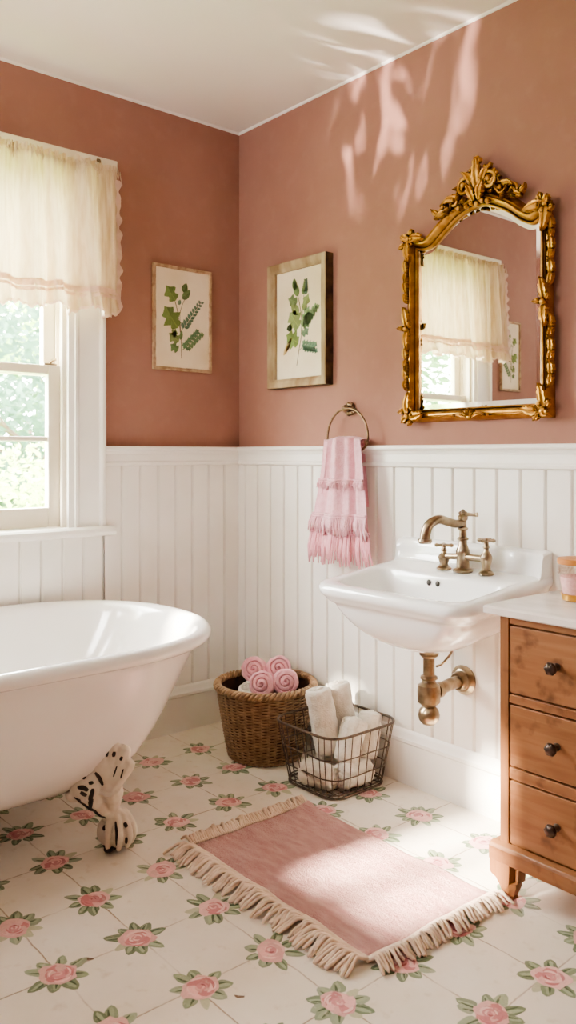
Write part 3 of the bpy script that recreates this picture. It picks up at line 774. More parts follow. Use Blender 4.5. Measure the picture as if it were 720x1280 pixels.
def fringe_tier(z0, L, off, n, r, name, mat, jz=.006):
    b = MB()
    hp = [towel_pt(-1 + 2 * k / 40, z0) + Vector((0, -off, 0)) for k in range(41)]
    for dz in (0.004, -.004):
        b.tube([p + Vector((0, -.001, dz + .001 * math.sin(k * 2.1))) for k, p in enumerate(hp)], .0042, 6)
    for k in range(n):
        u = -1 + 2 * (k + RN.uniform(-.3, .3)) / (n - 1); u = max(-1, min(1, u))
        p = towel_pt(u, z0) + Vector((0, -off, 0)); l = L * RN.uniform(.8, 1.08) + jz * math.sin(u * 9)
        q = towel_pt(u, z0 - l) + Vector((0, -off - .004, 0))
        if q.y > p.y + .012: q.y = p.y
        m = p.lerp(q, .5) + Vector((RN.uniform(-.004, .004), -.005 + RN.uniform(-.003, .001), 0))
        q = q + Vector((RN.uniform(-.006, .006), RN.uniform(-.004, .004), 0))
        b.tube([p, m, q], [r * .8, r, r * .6], 5)
    obj(name, b, mat, tw, sharp=0)
fringe_tier(1.050, .030, .004, 62, .0030, 'upper_fringe', M_pinkT)
fringe_tier(.922, .070, .006, 70, .0040, 'middle_fringe', M_pinkT, .010)
fringe_tier(.862, .118, -.003, 64, .0046, 'bottom_fringe', M_pinkF, .004)

# ------------------------------------------------------------------ sink
def rrect(x0, x1, y0, y1, rf, rb, z, tilt=.11, ns=7, nc=8):
    """rounded rectangle ring, y0 = front (more negative); rf/rb = front/back corner radius"""
    def edge(a, b_): return [Vector(a).lerp(Vector(b_), k / ns) for k in range(ns)]
    def arc(c, r, a0): return [Vector((c[0] + r * math.cos(a0 + PI / 2 * k / nc), c[1] + r * math.sin(a0 + PI / 2 * k / nc))) for k in range(nc)]
    P = []
    P += arc((x0 + rf, y0 + rf), rf, PI); P += edge((x0 + rf, y0), (x1 - rf, y0))
    P += arc((x1 - rf, y0 + rf), rf, 1.5 * PI); P += edge((x1, y0 + rf), (x1, y1 - rb))
    P += arc((x1 - rb, y1 - rb), rb, 0); P += edge((x1 - rb, y1), (x0 + rb, y1))
    P += arc((x0 + rb, y1 - rb), rb, PI / 2); P += edge((x0, y1 - rb), (x0, y0 + rf))
    return [Vector((p.x, p.y, z + p.y * tilt)) for p in P]
sink = thing('wall_sink', 'white porcelain wall mounted sink with raised backsplash below the gold mirror', 'sink', (1.255, -.2, .56))
b = MB()
XL, XR, YF = .958, 1.556, -.446
BK = -.0105
S = [(1.205, 1.275, -.235, -.165, .034, .034, .568), (1.15, 1.33, -.29, -.10, .08, .06, .582), (1.08, 1.42, -.35, -.055, .10, .06, .612), (1.030, 1.475, -.385, -.03, .10, .05, .655), (1.004, 1.508, -.402, BK, .09, .012, .690),
     (.994, 1.520, -.410, BK, .08, .010, .715), (.990, 1.524, -.414, BK, .075, .008, .728), (.976, 1.538, -.428, BK, .07, .008, .736), (.972, 1.542, -.432, BK, .07, .008, .748), (.962, 1.552, -.442, BK, .07, .008, .757),
     (XL, XR, YF, BK, .07, .008, .768), (XL, XR, YF, BK, .07, .008, .780), (.964, 1.550, -.440, BK, .066, .008, .7885), (.974, 1.540, -.430, BK, .062, .008, .791),
     (1.000, 1.514, -.402, -.150, .06, .03, .790), (1.008, 1.506, -.394, -.156, .06, .034, .785), (1.018, 1.496, -.384, -.162, .06, .04, .768),
     (1.050, 1.460, -.360, -.170, .07, .05, .715), (1.090, 1.420, -.330, -.180, .07, .05, .668), (1.150, 1.350, -.290, -.190, .05, .04, .642), (1.21, 1.27, -.262, -.215, .02, .02, .636)]
b.rings([rrect(*s) for s in S])
obj('basin', b, M_porc, sink, sub=1, sharp=0)
b = MB()
def splash(i, j):
    # cross-section: front foot with cove, up, rounded top, back
    cs = [(-.060, .786), (-.046, .789), (-.040, .800), (-.036, .830), (-.033, .852), (-.028, .861), (-.020, .864), (-.0105, .862), (-.0105, .786)]
    xs = [.966, .9665, .970, .978, 1.00, 1.10, 1.25, 1.40, 1.515, 1.537, 1.546, 1.5495, 1.550]
    x = xs[i]; y, z = cs[j]
    e = min(x - .966, 1.550 - x)
    if e < .012 and j > 1: z = z - (.012 - e) ** 2 * 55 * (1 if 3 <= j <= 7 else 0)
    if x > 1.49: y -= (.03 * ((x - 1.49) / .06) ** 2) if j < 6 else 0
    if x < 1.0: y -= (.012 * ((1.0 - x) / .034) ** 2) if j < 6 else 0
    return (x, y, z + y * .11)
ids = b.grid(splash, 13, 9); b.face(list(reversed(ids[0]))); b.face(ids[-1])
obj('backsplash', b, M_porc, sink, sharp=60)
b = MB()
for x in (1.208, 1.243): b.ball((x, -.1645, .742), (.0085, .004, .0095), 12, 8)
obj('overflow_hole', b, M_hole, sink)
# ------------------------------------------------------------------ faucet
FX, FY, FZ = 1.290, -.098, .781
fa = thing('sink_faucet', 'aged brass bridge faucet with curved spout and cross handles on the sink ledge', 'faucet', (FX, FY, FZ))
T = lambda x, y, z=FZ: Matrix.Translation((x, y, z))
b = MB(); b.lathe([(.001, -.002), (.031, -.002), (.032, .004), (.027, .009), (.021, .012), (.020, .030), (.019, .050), (.022, .056), (.021, .066), (.016, .078), (.013, .086), (.013, .096), (.018, .099), (.018, .104), (.012, .108), (.011, .128), (.016, .131), (.017, .136), (.011, .140), (.011, .158), (.015, .162), (.016, .172), (.011, .178), (.001, .179)], 24, T(FX, FY))
obj('body', b, M_brass, fa)
b = MB(); sp = spline([(FX, FY, FZ + .152), (FX - .004, FY - .030, FZ + .150), (FX - .010, FY - .062, FZ + .158), (FX - .018, FY - .098, FZ + .166), (FX - .028, FY - .128, FZ + .152), (FX - .033, FY - .140, FZ + .126), (FX - .034, FY - .142, FZ + .104)], 8)
b.tube(sp, [.0125 + .004 * (k / len(sp)) for k in range(len(sp))], 14)
b.tube([sp[-1] + V(0, 0, .004), sp[-1] + V(0, 0, -.004), sp[-1] + V(0, 0, -.010)], [.021, .022, .018], 16)
obj('spout', b, M_brass, fa)
b = MB(); zc = FZ + .176
b.tube([(FX, FY, zc), (FX + .018, FY + .006, zc + .003), (FX + .034, FY + .010, zc + .002), (FX + .046, FY + .012, zc + .003)], [.009, .006, .005, .0075], 10)
for k in range(6): a = k * PI / 3; b.ball((FX + .009 * math.cos(a), FY + .009 * math.sin(a), zc + .006), .0062, 8, 6)
b.ball((FX, FY, zc + .012), .007, 8, 6)
obj('finial', b, M_brass, fa)
b = MB(); b.tube([(FX, FY, FZ + .046), (FX + .088, FY, FZ + .046)], .011, 14); b.tube([(FX, FY, FZ + .046), (FX - .075, FY, FZ + .040)], .010, 14)
obj('bridge', b, M_brass, fa)
def handle(dx, h, rot):
    b = MB(); x = FX + dx
    b.lathe([(.001, -.002), (.023, -.002), (.024, .004), (.019, .009), (.014, .012), (.013, .024 * h), (.017, .040 * h), (.019, .052 * h), (.015, .062 * h), (.009, .070 * h), (.008, .078 * h), (.011, .082 * h), (.008, .088 * h), (.007, .098 * h), (.010, .104 * h), (.007, .110 * h), (.001, .112 * h)], 20, T(x, FY))
    obj_h = obj('handle', b, M_brass, fa)
    b = MB(); z = FZ + .104 * h
    for k in range(4):
        a = rot + k * PI / 2; d = V(math.cos(a), math.sin(a), 0); c = V(x, FY, z)
        b.tube([c, c + d * .016, c + d * .024, c + d * .030], [.006, .0048, .0068, .004], 8)
    obj('cross_grip', b, M_brass, obj_h)
handle(.088, 1.0, .15); handle(-.075, .72, .7)
# ------------------------------------------------------------------ drain trap
tr = thing('drain_trap', 'aged brass bottle trap and waste pipe under the sink', 'drain trap', (1.24, -.2, .33))
b = MB(); Z0 = .345; TX, TY = 1.238, -.2
b.lathe([(.001, .205), (.040, .205), (.042, .198), (.030, .186), (.030, .180), (.026, .176), (.018, .170), (.018, .118), (.026, .114), (.027, .106), (.020, .102), (.022, .094), (.034, .086), (.036, .070), (.035, .034), (.026, .026), (.020, .020), (.030, .010), (.034, -.006), (.031, -.022), (.020, -.034), (.001, -.038)][::-1], 28, T(TX, TY, Z0))
obj('trap_body', b, M_brass, tr)
b = MB(); pp = spline([(TX, TY, Z0 + .060), (TX - .004, TY + .06, Z0 + .062), (TX - .008, TY + .12, Z0 + .066), (TX - .010, TY + .19, Z0 + .067)], 6)
b.tube(pp, .0195, 18)
MW = Matrix.Translation((TX - .010, -.010, Z0 + .067)) @ Matrix.Rotation(PI / 2, 4, 'X')
b.lathe([(.001, 0), (.046, 0), (.048, .006), (.040, .012), (.037, .018), (.032, .020), (.030, .034), (.026, .040), (.001, .040)], 28, MW)
MW = Matrix.Translation((TX - .002, TY + .045, Z0 + .0615)) @ Matrix.Rotation(PI / 2, 4, 'X')
b.lathe([(.019, -.012), (.025, -.010), (.026, .010), (.019, .012)], 20, MW)
obj('waste_pipe', b, M_brass, tr)
b = MB(); b.tube(spline([(TX + .03, TY, Z0 + .150), (TX + .055, TY, Z0 + .165), (TX + .072, TY + .02, Z0 + .20), (TX + .060, TY + .03, Z0 + .228)], 6), .004, 8)
obj('pull_rod', b, M_brass, tr)

# ------------------------------------------------------------------ bathtub
tub = thing('bathtub', 'white enamel rolled rim clawfoot bathtub under the window', 'bathtub', (.49, -1.5, 0))
TCX, TY1, TY2 = .492, -1.085, -2.15
def plan(a, e1, z, n=36, ns=14, sup=2.2):
    P = []
    def se(v): return math.copysign(abs(v) ** (2 / sup), v)
    for k in range(n + 1):
        t = PI * k / n; P.append(Vector((TCX + a * se(math.cos(t)), TY1 + e1 * se(math.sin(t)), z)))
    for k in range(1, ns): P.append(Vector((TCX - a, TY1 + (TY2 - TY1) * k / ns, z)))
    for k in range(n + 1):
        t = PI + PI * k / n; P.append(Vector((TCX + a * se(math.cos(t)), TY2 + e1 * se(math.sin(t)), z)))
    for k in range(1, ns): P.append(Vector((TCX + a, TY2 + (TY1 - TY2) * k / ns, z)))
    return P
LV = [(.01, .005, .150), (.08, .04, .152), (.15, .085, .160), (.21, .135, .180), (.265, .185, .215), (.315, .235, .270), (.350, .285, .340), (.378, .335, .420), (.398, .378, .490), (.412, .408, .540), (.418, .420, .560),
      (.424, .430, .570), (.440, .448, .570), (.455, .464, .578), (.462, .472, .592), (.458, .468, .606), (.446, .456, .615), (.430, .440, .616), (.414, .424, .608), (.404, .412, .592), (.398, .400, .565),
      (.384, .370, .500), (.362, .325, .420), (.330, .265, .340), (.285, .200, .275), (.22, .13, .235), (.13, .06, .222), (.01, .005, .218)]
b = MB(); b.rings([plan(*l) for l in LV]); obj('tub_shell', b, M_enamel, tub, sharp=0, sub=1)
def foot(pos, rz, worn=False):
    """claw and ball foot; local s = outward, n (-y) = towards the viewer, z up"""
    Mx = Matrix.Translation(pos) @ Matrix.Rotation(rz, 4, 'Z')
    b = MB(); b.T = Mx; Y = -.088
    b.ball((.000, 0, .050), (.052, .048, .049), 20, 14)
    for k in range(5):                                  # toes gripping the ball
        a = -1.75 + k * .62
        ca, sa = math.cos(a), math.sin(a)
        b.tube(spline([(.0, 0, .100), (.032 * ca, .030 * sa, .096), (.052 * ca, .049 * sa, .066), (.056 * ca, .053 * sa, .036), (.044 * ca, .042 * sa, .010)], 4), [.012] * 4 + [.0115] * 4 + [.0105] * 4 + [.008] * 4 + [.005], 10)
    b.tube(spline([(.004, 0, .085), (-.012, -.016, .112), (-.024, -.040, .138), (-.042, -.066, .172), (-.056, Y, .205)], 5), [.028] * 5 + [.026] * 5 + [.030] * 5 + [.036] * 5 + [.040], 14)
    b.tube(spline([(-.010, -.014, .120), (.002, -.042, .150), (.008, -.066, .184), (.006, Y, .215)], 5), [.024] * 5 + [.026] * 5 + [.032] * 5 + [.036], 12)
    b.ball((-.062, Y, .216), (.046, .030, .044), 18, 12); b.ball((-.098, Y + .01, .186), (.026, .022, .020), 12, 8); b.ball((-.082, Y + .02, .192), (.030, .020, .030), 12, 8)
    b.ball((-.040, Y, .240), (.030, .026, .028), 12, 8); b.ball((-.078, Y, .238), (.028, .024, .026), 12, 8)
    for k in range(5):                                  # palmette lobes
        a = 2.05 - k * .27; L = (.110, .132, .140, .122, .095)[k]
        ca, sa = math.cos(a), math.sin(a); o = V(.008, Y, .210)
        b.tube([o, o + V(ca, 0, sa) * L * .4, o + V(ca, 0, sa) * L * .8, o + V(ca, -.01, sa) * L, o + V(ca, .01, sa) * L * 1.05], [.020, .024, .025, .019, .007], 10)
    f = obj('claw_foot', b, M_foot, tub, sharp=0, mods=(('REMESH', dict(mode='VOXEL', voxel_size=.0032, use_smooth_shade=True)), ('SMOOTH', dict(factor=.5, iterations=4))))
    f['label'] = 'cream claw and ball foot with black worn grooves' if worn else 'cream claw and ball foot'
    if not worn: return
    F = [([(-.090, -.024, .190), (-.070, -.030, .180), (-.052, -.032, .160), (-.038, -.030, .138)], .0045), ([(-.038, -.030, .218), (-.042, -.034, .192), (-.046, -.034, .160)], .0062),
         ([(-.044, -.036, .158), (-.034, -.036, .132), (-.016, -.040, .106)], .0042), ([(-.078, -.030, .222), (-.062, -.032, .222), (-.050, -.032, .214)], .0062),
         ([(-.070, -.031, .210), (-.054, -.032, .200)], .0055), ([(-.066, -.028, .244), (-.058, -.028, .250)], .0055), ([(-.048, -.030, .232), (-.036, -.030, .236)], .0050),
         ([(-.030, -.026, .262), (-.018, -.030, .246), (-.010, -.034, .226)], .0055), ([(.000, -.022, .306), (.004, -.024, .324)], .0055), ([(.020, -.022, .306), (.022, -.022, .320)], .0045),
         ([(.040, -.022, .296), (.044, -.022, .306)], .0040), ([(-.026, -.022, .286), (-.024, -.022, .298)], .0050), ([(.020, -.024, .250), (.030, -.024, .280)], .0022), ([(.040, -.024, .246), (.048, -.022, .272)], .0022),
         ([(-.016, -.046, .080), (-.022, -.048, .072)], .0065), ([(.012, -.053, .094), (.018, -.056, .064), (.016, -.050, .030)], .0042), ([(.034, -.044, .086), (.042, -.042, .074)], .0050),
         ([(.042, -.040, .046), (.040, -.034, .026)], .0045), ([(-.026, -.040, .020), (-.004, -.048, .016), (.010, -.044, .012)], .0068)]
    # every stroke is snapped onto the carved surface
    dg = bpy.context.evaluated_depsgraph_get(); dg.update(); ev = f.evaluated_get(dg)
    from mathutils.bvhtree import BVHTree
    bv = BVHTree.FromObject(f, dg); W0 = parent_world(f)
    nrm = (Matrix.Rotation(rz, 4, 'Z') @ Vector((0, -1, 0)))
    for pts, r in F:
        P = []
        for q in spline([Vector(p_) for p_ in pts], 5):
            w = Mx @ q; hit = bv.ray_cast(w - W0 + nrm * .2, -nrm)
            P.append((hit[0] + W0 if hit[0] is not None else w) - nrm * r * .45)
        g = MB(); n_ = len(P)
        g.tube(P, [r * 1.2 * (.35 + .65 * math.sin(PI * min(1, max(0, (i + .6) / (n_ + .2)))) ** .5) for i in range(n_)], 7)
        obj('groove', g, M_black, f)['label'] = 'black worn groove'
FP = (.742, -1.018, 0)
ANG = math.radians(49.4)
foot(FP, ANG, True); foot((.742, -2.20, 0), -ANG); foot((.242, -1.018, 0), PI - ANG); foot((.242, -2.20, 0), PI + ANG)

# ------------------------------------------------------------------ towels, baskets
def roll_mesh(L, Rr, turns=3.5, rib=0.0, seed=0, sag=.0):
    """rolled towel along local +z from 0 to L, spiral on both ends"""
    b = MB(); n = 56; pitch = Rr / turns
    def rad(a, z):
        f = (a / (2 * PI)) % 1
        seam = pitch * .55 * max(0, 1 - f * 7) * .6
        r = Rr - seam + .0022 * nz(3 * math.cos(a) + seed, 3 * math.sin(a), z * 22) * 2
        r += rib * (math.sin(z * 520 + 2.4 * nz(z * 30, a * .7, seed)) * .5 + nz(z * 120, a * 2, seed))
        e = min(z, L - z); ed = .016
        if e < ed: r -= ed * .55 * (1 - math.sqrt(max(0, 1 - (1 - e / ed) ** 2)))
        return r * (1 - sag * math.sin(PI * z / L) * .2)
    m = 34; zs = [L * (.5 - .5 * math.cos(PI * k / (m - 1))) for k in range(m)]
    b.grid(lambda i, j: (rad(2 * PI * i / n, zs[j]) * math.cos(2 * PI * i / n), rad(2 * PI * i / n, zs[j]) * math.sin(2 * PI * i / n), zs[j]), n, m, cu=True)
    k = 40
    for end in (0, 1):
        def cap(i, j):
            a = 2 * PI * i / n; t = 1 - j / (k - 1) * .985
            rr = t * rad(a, L if end else 0)
            ph = (rr / pitch + (a / (2 * PI)) * (1 if end else -1)) % 1
            gr = math.exp(-((min(ph, 1 - ph)) / .13) ** 2) * .010
            z = .010 * (1 - t) - gr * (1 if t < .97 else 0) + .0012 * nz(rr * 260, a * 6, seed)
            if t < .12: z -= .006
            return (rr * math.cos(a), rr * math.sin(a), (L + z) if end else -z)
        b.grid(cap, n, k, cu=True)
    return b
def place_roll(name, label, cat, base, direction, L, Rr, mat, group, spin=0.0, **kw):
    b = roll_mesh(L, Rr, **kw)
    d = Vector(direction).normalized(); q = d.to_track_quat('Z', 'Y').to_matrix().to_4x4()
    M4 = q @ Matrix.Rotation(spin, 4, 'Z')
    b.v = [M4 @ v + Vector(base) for v in b.v]
    o = obj(name, b, mat, sharp=0)
    o.data.transform(Matrix.Translation(-Vector(base))); o.location = base
    return tag(o, label, cat, group)

BX, BY, BH = .446, -.212, .268
wk = thing('wicker_basket', 'tall round brown wicker basket holding pink rolled towels in the corner', 'basket', (BX, BY, 0))
def brad(z): return .136 + (.184 - .136) * (z / BH) ** .85
b = MB(); NS = 36
rows = 44
for r_ in range(rows):
    z = .008 + (BH - .022) * r_ / (rows - 1)
    pts = []
    for k in range(NS * 4):
        a = 2 * PI * k / (NS * 4)
        R_ = brad(z) + .0042 * math.cos(NS / 2 * a * 2 / 2 + (PI if r_ % 2 else 0)) + .0010 * nz(a * 9, z * 200)
        pts.append((BX + R_ * math.cos(a), BY + R_ * math.sin(a), z + .0022 * nz(a * 5, r_ * 3.1)))
    b.tube(pts, .0036 + .0006 * nz(r_ * 1.7), 5, closed=True, flat=.8)
for k in range(NS):
    a = 2 * PI * (k + .5) / NS
    b.tube([(BX + (brad(z) - .001) * math.cos(a), BY + (brad(z) - .001) * math.sin(a), z) for z in (.003, BH * .33, BH * .66, BH - .005)], .0042, 6)
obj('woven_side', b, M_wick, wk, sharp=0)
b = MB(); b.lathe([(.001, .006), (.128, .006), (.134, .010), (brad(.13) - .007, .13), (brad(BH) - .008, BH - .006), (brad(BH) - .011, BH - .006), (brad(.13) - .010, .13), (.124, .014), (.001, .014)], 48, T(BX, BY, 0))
obj('shadow_liner', b, M_wickd, wk)  # added dark cylinder, its colour stands in for shade behind the weave
b = MB()
for s in range(3):
    pts = []
    for k in range(260):
        a = 2 * PI * k / 260; ph = a * 22 + s * 2 * PI / 3
        R_ = brad(BH) + .009 * math.cos(ph); pts.append((BX + R_ * math.cos(a), BY + R_ * math.sin(a), BH + .002 + .009 * math.sin(ph)))
    b.tube(pts, .0072, 6, closed=True)
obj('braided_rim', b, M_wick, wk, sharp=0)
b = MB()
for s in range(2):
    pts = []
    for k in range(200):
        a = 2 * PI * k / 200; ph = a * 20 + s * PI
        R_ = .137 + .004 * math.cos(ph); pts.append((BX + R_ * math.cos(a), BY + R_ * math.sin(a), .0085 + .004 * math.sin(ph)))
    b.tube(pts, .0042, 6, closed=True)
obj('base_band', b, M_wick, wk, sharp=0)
# pink rolls: ends turned towards the camera, stacked two over two
vdir = Vector((.7597, -.6503, 0)); sdir = Vector((.6503, .7597, 0))
def pk(s, f, z): return Vector((BX, BY, 0)) + sdir * s + vdir * f + Vector((0, 0, z))
PG = 'pink rolled towels in the wicker basket'
for lab, s, f, z, up, sp in (('pink rolled towel in the wicker basket, back left of the four', -.046, -.100, .282, .30, .4), ('pink rolled towel in the wicker basket, back right of the four', .050, -.105, .286, .30, 1.9),
                             ('pink rolled towel in the wicker basket, front left of the four', -.014, -.005, .232, .32, 3.0), ('pink rolled towel in the wicker basket, front right of the four', .078, -.012, .238, .32, 5.1)):
    d = (vdir + Vector((0, 0, up)) + sdir * (.04 if s > 0 else -.06)).normalized()
    end = pk(s, f + .10, z + (.062 if f > -.05 else .042)); L = .15
    place_roll('rolled_towel', lab, 'towel', end - d * L, d, L, .049, M_pinkR, PG, sp, turns=3, seed=s * 30)
d = (vdir * .5 - sdir * .25 + Vector((0, 0, 1))).normalized()
place_roll('rolled_towel', 'white rolled towel tucked beside the pink rolls in the wicker basket', 'towel', pk(-.065, .045, .262) - d * .20, d, .21, .040, M_whiteT, None, 1, turns=3, seed=4)
d = Vector((0, 0, 1))

# wire basket
WX0, WX1, WY0b, WY1b = .690, .932, -.318, -.065
wb = thing('wire_basket', 'dark rusty wire basket of white towel rolls beside the wicker basket', 'basket', ((WX0 + WX1) / 2, (WY0b + WY1b) / 2, 0))
WH = .212
def wring(t, n=72):
    """rounded square outline at height fraction t"""
    e = .040; k = .80 + .20 * t; cx, cy = (WX0 + WX1) / 2, (WY0b + WY1b) / 2
    R_ = rrect(WX0 - e, WX1 + e, WY0b - e, WY1b + e, .070, .070, 0, 0, 9, 9)
    return [Vector((cx + (p.x - cx) * k, cy + (p.y - cy) * k, WH * t + .006)) for p in R_]
def wpt(t, k):
    R_ = wring(t); return R_[k % len(R_)]
b = MB(); b.tube(wring(1.0), .0046, 8, closed=True); obj('rim', b, M_wire, wb)
for tt in (.30, .62):
    b = MB(); b.tube([p + V(0, 0, .0008 * math.sin(k)) for k, p in enumerate(wring(tt))], .0024, 6, closed=True); obj('hoop', b, M_wire, wb)
b = MB(); b.tube(wring(0.0), .0042, 8, closed=True); b.tube([p + V(0, 0, .006) for p in wring(.02)], .0026, 6, closed=True); obj('base_ring', b, M_wire, wb)
NR = len(wring(0))
for k in range(0, NR, 2):
    b = MB(); b.tube([wpt(0, k), wpt(.3, k) + V(RN.uniform(-.001, .001), RN.uniform(-.001, .001), 0), wpt(.62, k) + V(RN.uniform(-.0015, .0015), RN.uniform(-.0015, .0015), 0), wpt(1, k)], .0017, 6)
    obj('upright_wire', b, M_wire, wb)
b = MB()
for k in range(1, 8):
    x = WX0 + (WX1 - WX0) * k / 8; b.tube([(x, WY0b + .004, .0062), (x, WY1b - .004, .0062)], .0018, 6)
    y = WY0b + (WY1b - WY0b) * k / 8; b.tube([(WX0 + .004, y, .0088), (WX1 - .004, y, .0088)], .0018, 6)
obj('bottom_grid', b, M_wire, wb)
WG = 'white rolled towels in the wire basket'
wc = Vector(((WX0 + WX1) / 2, (WY0b + WY1b) / 2, 0))
def wq(s, f, z): return wc + sdir * s + vdir * f + Vector((0, 0, z))
def white(lab, p0, p1, Rr, seed, sp=0.):
    p0, p1 = Vector(p0), Vector(p1)
    place_roll('rolled_towel', lab, 'towel', p0, p1 - p0, (p1 - p0).length, Rr, M_whiteT, WG, sp, turns=2.6, rib=.0019, seed=seed)
white('white rolled towel standing tall at the left of the wire basket', wq(-.020, -.012, .100), wq(-.062, -.020, .318), .047, 1, 2.0)
white('white rolled towel standing tall behind the other upright roll in the wire basket', wq(.045, -.075, .095), wq(.010, -.085, .322), .046, 2, 4.0)
white('white rolled towel leaning in front in the wire basket, lower than the upright two', wq(.030, .055, .090), wq(.070, .020, .225), .044, 3, 1.0)
white('white rolled towel leaning at the right back of the wire basket', wq(.108, .000, .085), wq(.128, -.035, .232), .040, 4, 3.0)
white('white rolled towel lying at the bottom left of the wire basket', wq(-.115, .040, .056), wq(-.010, .105, .052), .042, 5, .5)
white('white rolled towel lying at the bottom front of the wire basket', wq(.010, .105, .056), wq(.110, .030, .056), .043, 6, .9)
white('white rolled towel lying at the bottom back of the wire basket', wq(-.060, -.060, .056), wq(.070, -.090, .056), .043, 7, .2)

# ------------------------------------------------------------------ rug
rug = thing('bath_rug', 'pink woven bath rug with cream knotted fringe lying on the tiles', 'rug', (1.25, -.63, 0))
RX0, RX1, RY0, RY1 = .895, 1.612, -.852, -.402
def rugp(u, v):
    x = RX0 + (RX1 - RX0) * u; y = RY0 + (RY1 - RY0) * v
    x += .008 * nz(v * 5, 2.2) + (.010 * (v - .5)); y += .008 * nz(u * 6, 7.7)
    z = .011 + .003 * nz(u * 7, v * 6)
    z += .020 * math.exp(-((u - .0) ** 2 / .004 + (v - 1) ** 2 / .02)) 
    return Vector((x, y, z))
b = MB(); nu_, nv_ = 230, 150
def rfn(i, j):
    u, v = i / (nu_ - 1), j / (nv_ - 1); p = rugp(u, v)
    e = min(u * 4, (1 - u) * 4, v * 3, (1 - v) * 3) * 12
    p.z += RN.uniform(-.0016, .0016)
    if e < 1: p.z = .003 + (p.z - .003) * math.sqrt(max(0, e))
    p.x += RN.uniform(-.0008, .0008); p.y += RN.uniform(-.0008, .0008)
    return p
b.grid(rfn, nu_, nv_)
obj('woven_pile', b, M_rug, rug, sharp=0)
def fringe(name, a, bq, out, n, L0, r=.0042):
    b = MB(); a, bq = Vector(a), Vector(bq); out = Vector(out)
    along = (bq - a).normalized()
    for k in range(n):
        t = (k + .5) / n; s = a.lerp(bq, t)
        uu = (s.x - RX0) / (RX1 - RX0); vv = (s.y - RY0) / (RY1 - RY0)
        s = rugp(min(1, max(0, uu)), min(1, max(0, vv))); s.z = min(s.z, .014)
        grp = k // 3; gc = a.lerp(bq, min(1, (grp * 3 + 1.5) / n))
        L = L0 * RN.uniform(.8, 1.15)
        lean = .036 * nz(grp * 1.3, n) + RN.uniform(-.012, .012)
        d = out * L + along * lean
        mid = s + d * .45 + Vector((0, 0, .012 + RN.uniform(-.002, .008)))
        tip = s + d + along * ((gc - s).dot(along) * .3); tip.z = .0045 + RN.uniform(0, .003)
        st = s - out * .006; st.z = s.z * .9
        q = spline([st, s + d * .18 + Vector((0, 0, .006)), mid, s + d * .75 + Vector((RN.uniform(-.003, .003), RN.uniform(-.003, .003), .004)), tip], 3)
        b.tube(q, [r * (1 + .12 * math.sin(i * 2.2)) * (1 if i < len(q) - 1 else .6) for i in range(len(q))], 6)
    # knotted heading cord along the edge
    hp = [rugp(min(1, max(0, (a.lerp(bq, k / 60).x - RX0) / (RX1 - RX0))), min(1, max(0, (a.lerp(bq, k / 60).y - RY0) / (RY1 - RY0)))) for k in range(61)]
    for k, p in enumerate(hp): p.z = .009 + .003 * math.sin(k * 2.4)
    b.tube(hp, .0052, 6)
    obj(name, b, M_yarn, rug, sharp=0)
fringe('front_fringe', (RX0, RY0, 0), (RX1, RY0, 0), (-.10, -.99, 0), 118, .084, .0046)
fringe('side_fringe', (RX0, RY0, 0), (RX0, RY1, 0), (-.98, .10, 0), 62, .052)
fringe('side_fringe', (RX1, RY0, 0), (RX1, RY1, 0), (.99, -.12, 0), 66, .056)

# ------------------------------------------------------------------ chest of drawers
ch = thing('chest_of_drawers', 'pine washstand chest with three drawers and a marble top beside the sink', 'chest of drawers', (1.97, -.2, 0))
CX0, CX1, CFY = 1.622, 2.32, -.376
b = MB(); b.box(CX0, CX1, CFY + .014, -.028, .120, .728)
obj('case', b, M_pinev, ch, smooth=False, bevel=.002)
b = MB()
b.box(CX0, CX0 + .026, CFY, CFY + .016, .128, .727); obj('stile', b, M_pinev, ch, smooth=False, bevel=.0015)
b = MB(); b.box(CX1 - .026, CX1, CFY, CFY + .016, .128, .727)
obj('stile', b, M_pinev, ch, smooth=False, bevel=.0015)
DR = [(.532, .706), (.343, .502), (.142, .306)]
b = MB()
for z0, z1 in ((.710, .727), (.506, .528), (.310, .339)): 
    b = MB(); b.box(CX0 + .028, CX1 - .028, CFY + .0005, CFY + .016, z0, z1); obj('rail', b, M_pine, ch, smooth=False, bevel=.0015)
kn_prof = [(.001, 0), (.009, 0), (.010, .004), (.0065, .008), (.0055, .018), (.009, .022), (.014, .025), (.016, .030), (.014, .036), (.008, .040), (.001, .041)]
for z0, z1 in DR:
    b = MB(); b.box(CX0 + .0305, CX1 - .0305, CFY + .001, CFY + .016, z0 + .001, z1 - .001)
    d_ = obj('drawer', b, M_pine, ch, smooth=False, bevel=.002)
    zk = (z0 + z1) / 2 + .006
    for x in (1.788, 2.15):
        b = MB(); MK = Matrix.Translation((x, CFY + .001, zk)) @ Matrix.Rotation(PI / 2, 4, 'X'); b.lathe(kn_prof, 20, MK)
        for k in range(6):
            a = k * PI / 3; b.ball((x + .0105 * math.cos(a), CFY - .031, zk + .0105 * math.sin(a)), (.0062, .007, .0062), 8, 6)
        obj('knob', b, M_bronze, d_)
b = MB()
pl = [(CFY - .022, .094), (CFY - .022, .128), (CFY - .018, .136), (CFY - .006, .140), (CFY + .004, .140), (CFY + .004, .094)]
b.rings([[(x, y, z) for y, z in pl] for x in (CX0 - .020, CX1 + .02)])
b.box(CX0 - .020, CX0 + .001, CFY + .004, -.03, .094, .138); b.box(CX1 - .001, CX1 + .02, CFY + .004, -.03, .094, .138)
obj('plinth', b, M_pine, ch, sharp=25, bevel=.002)
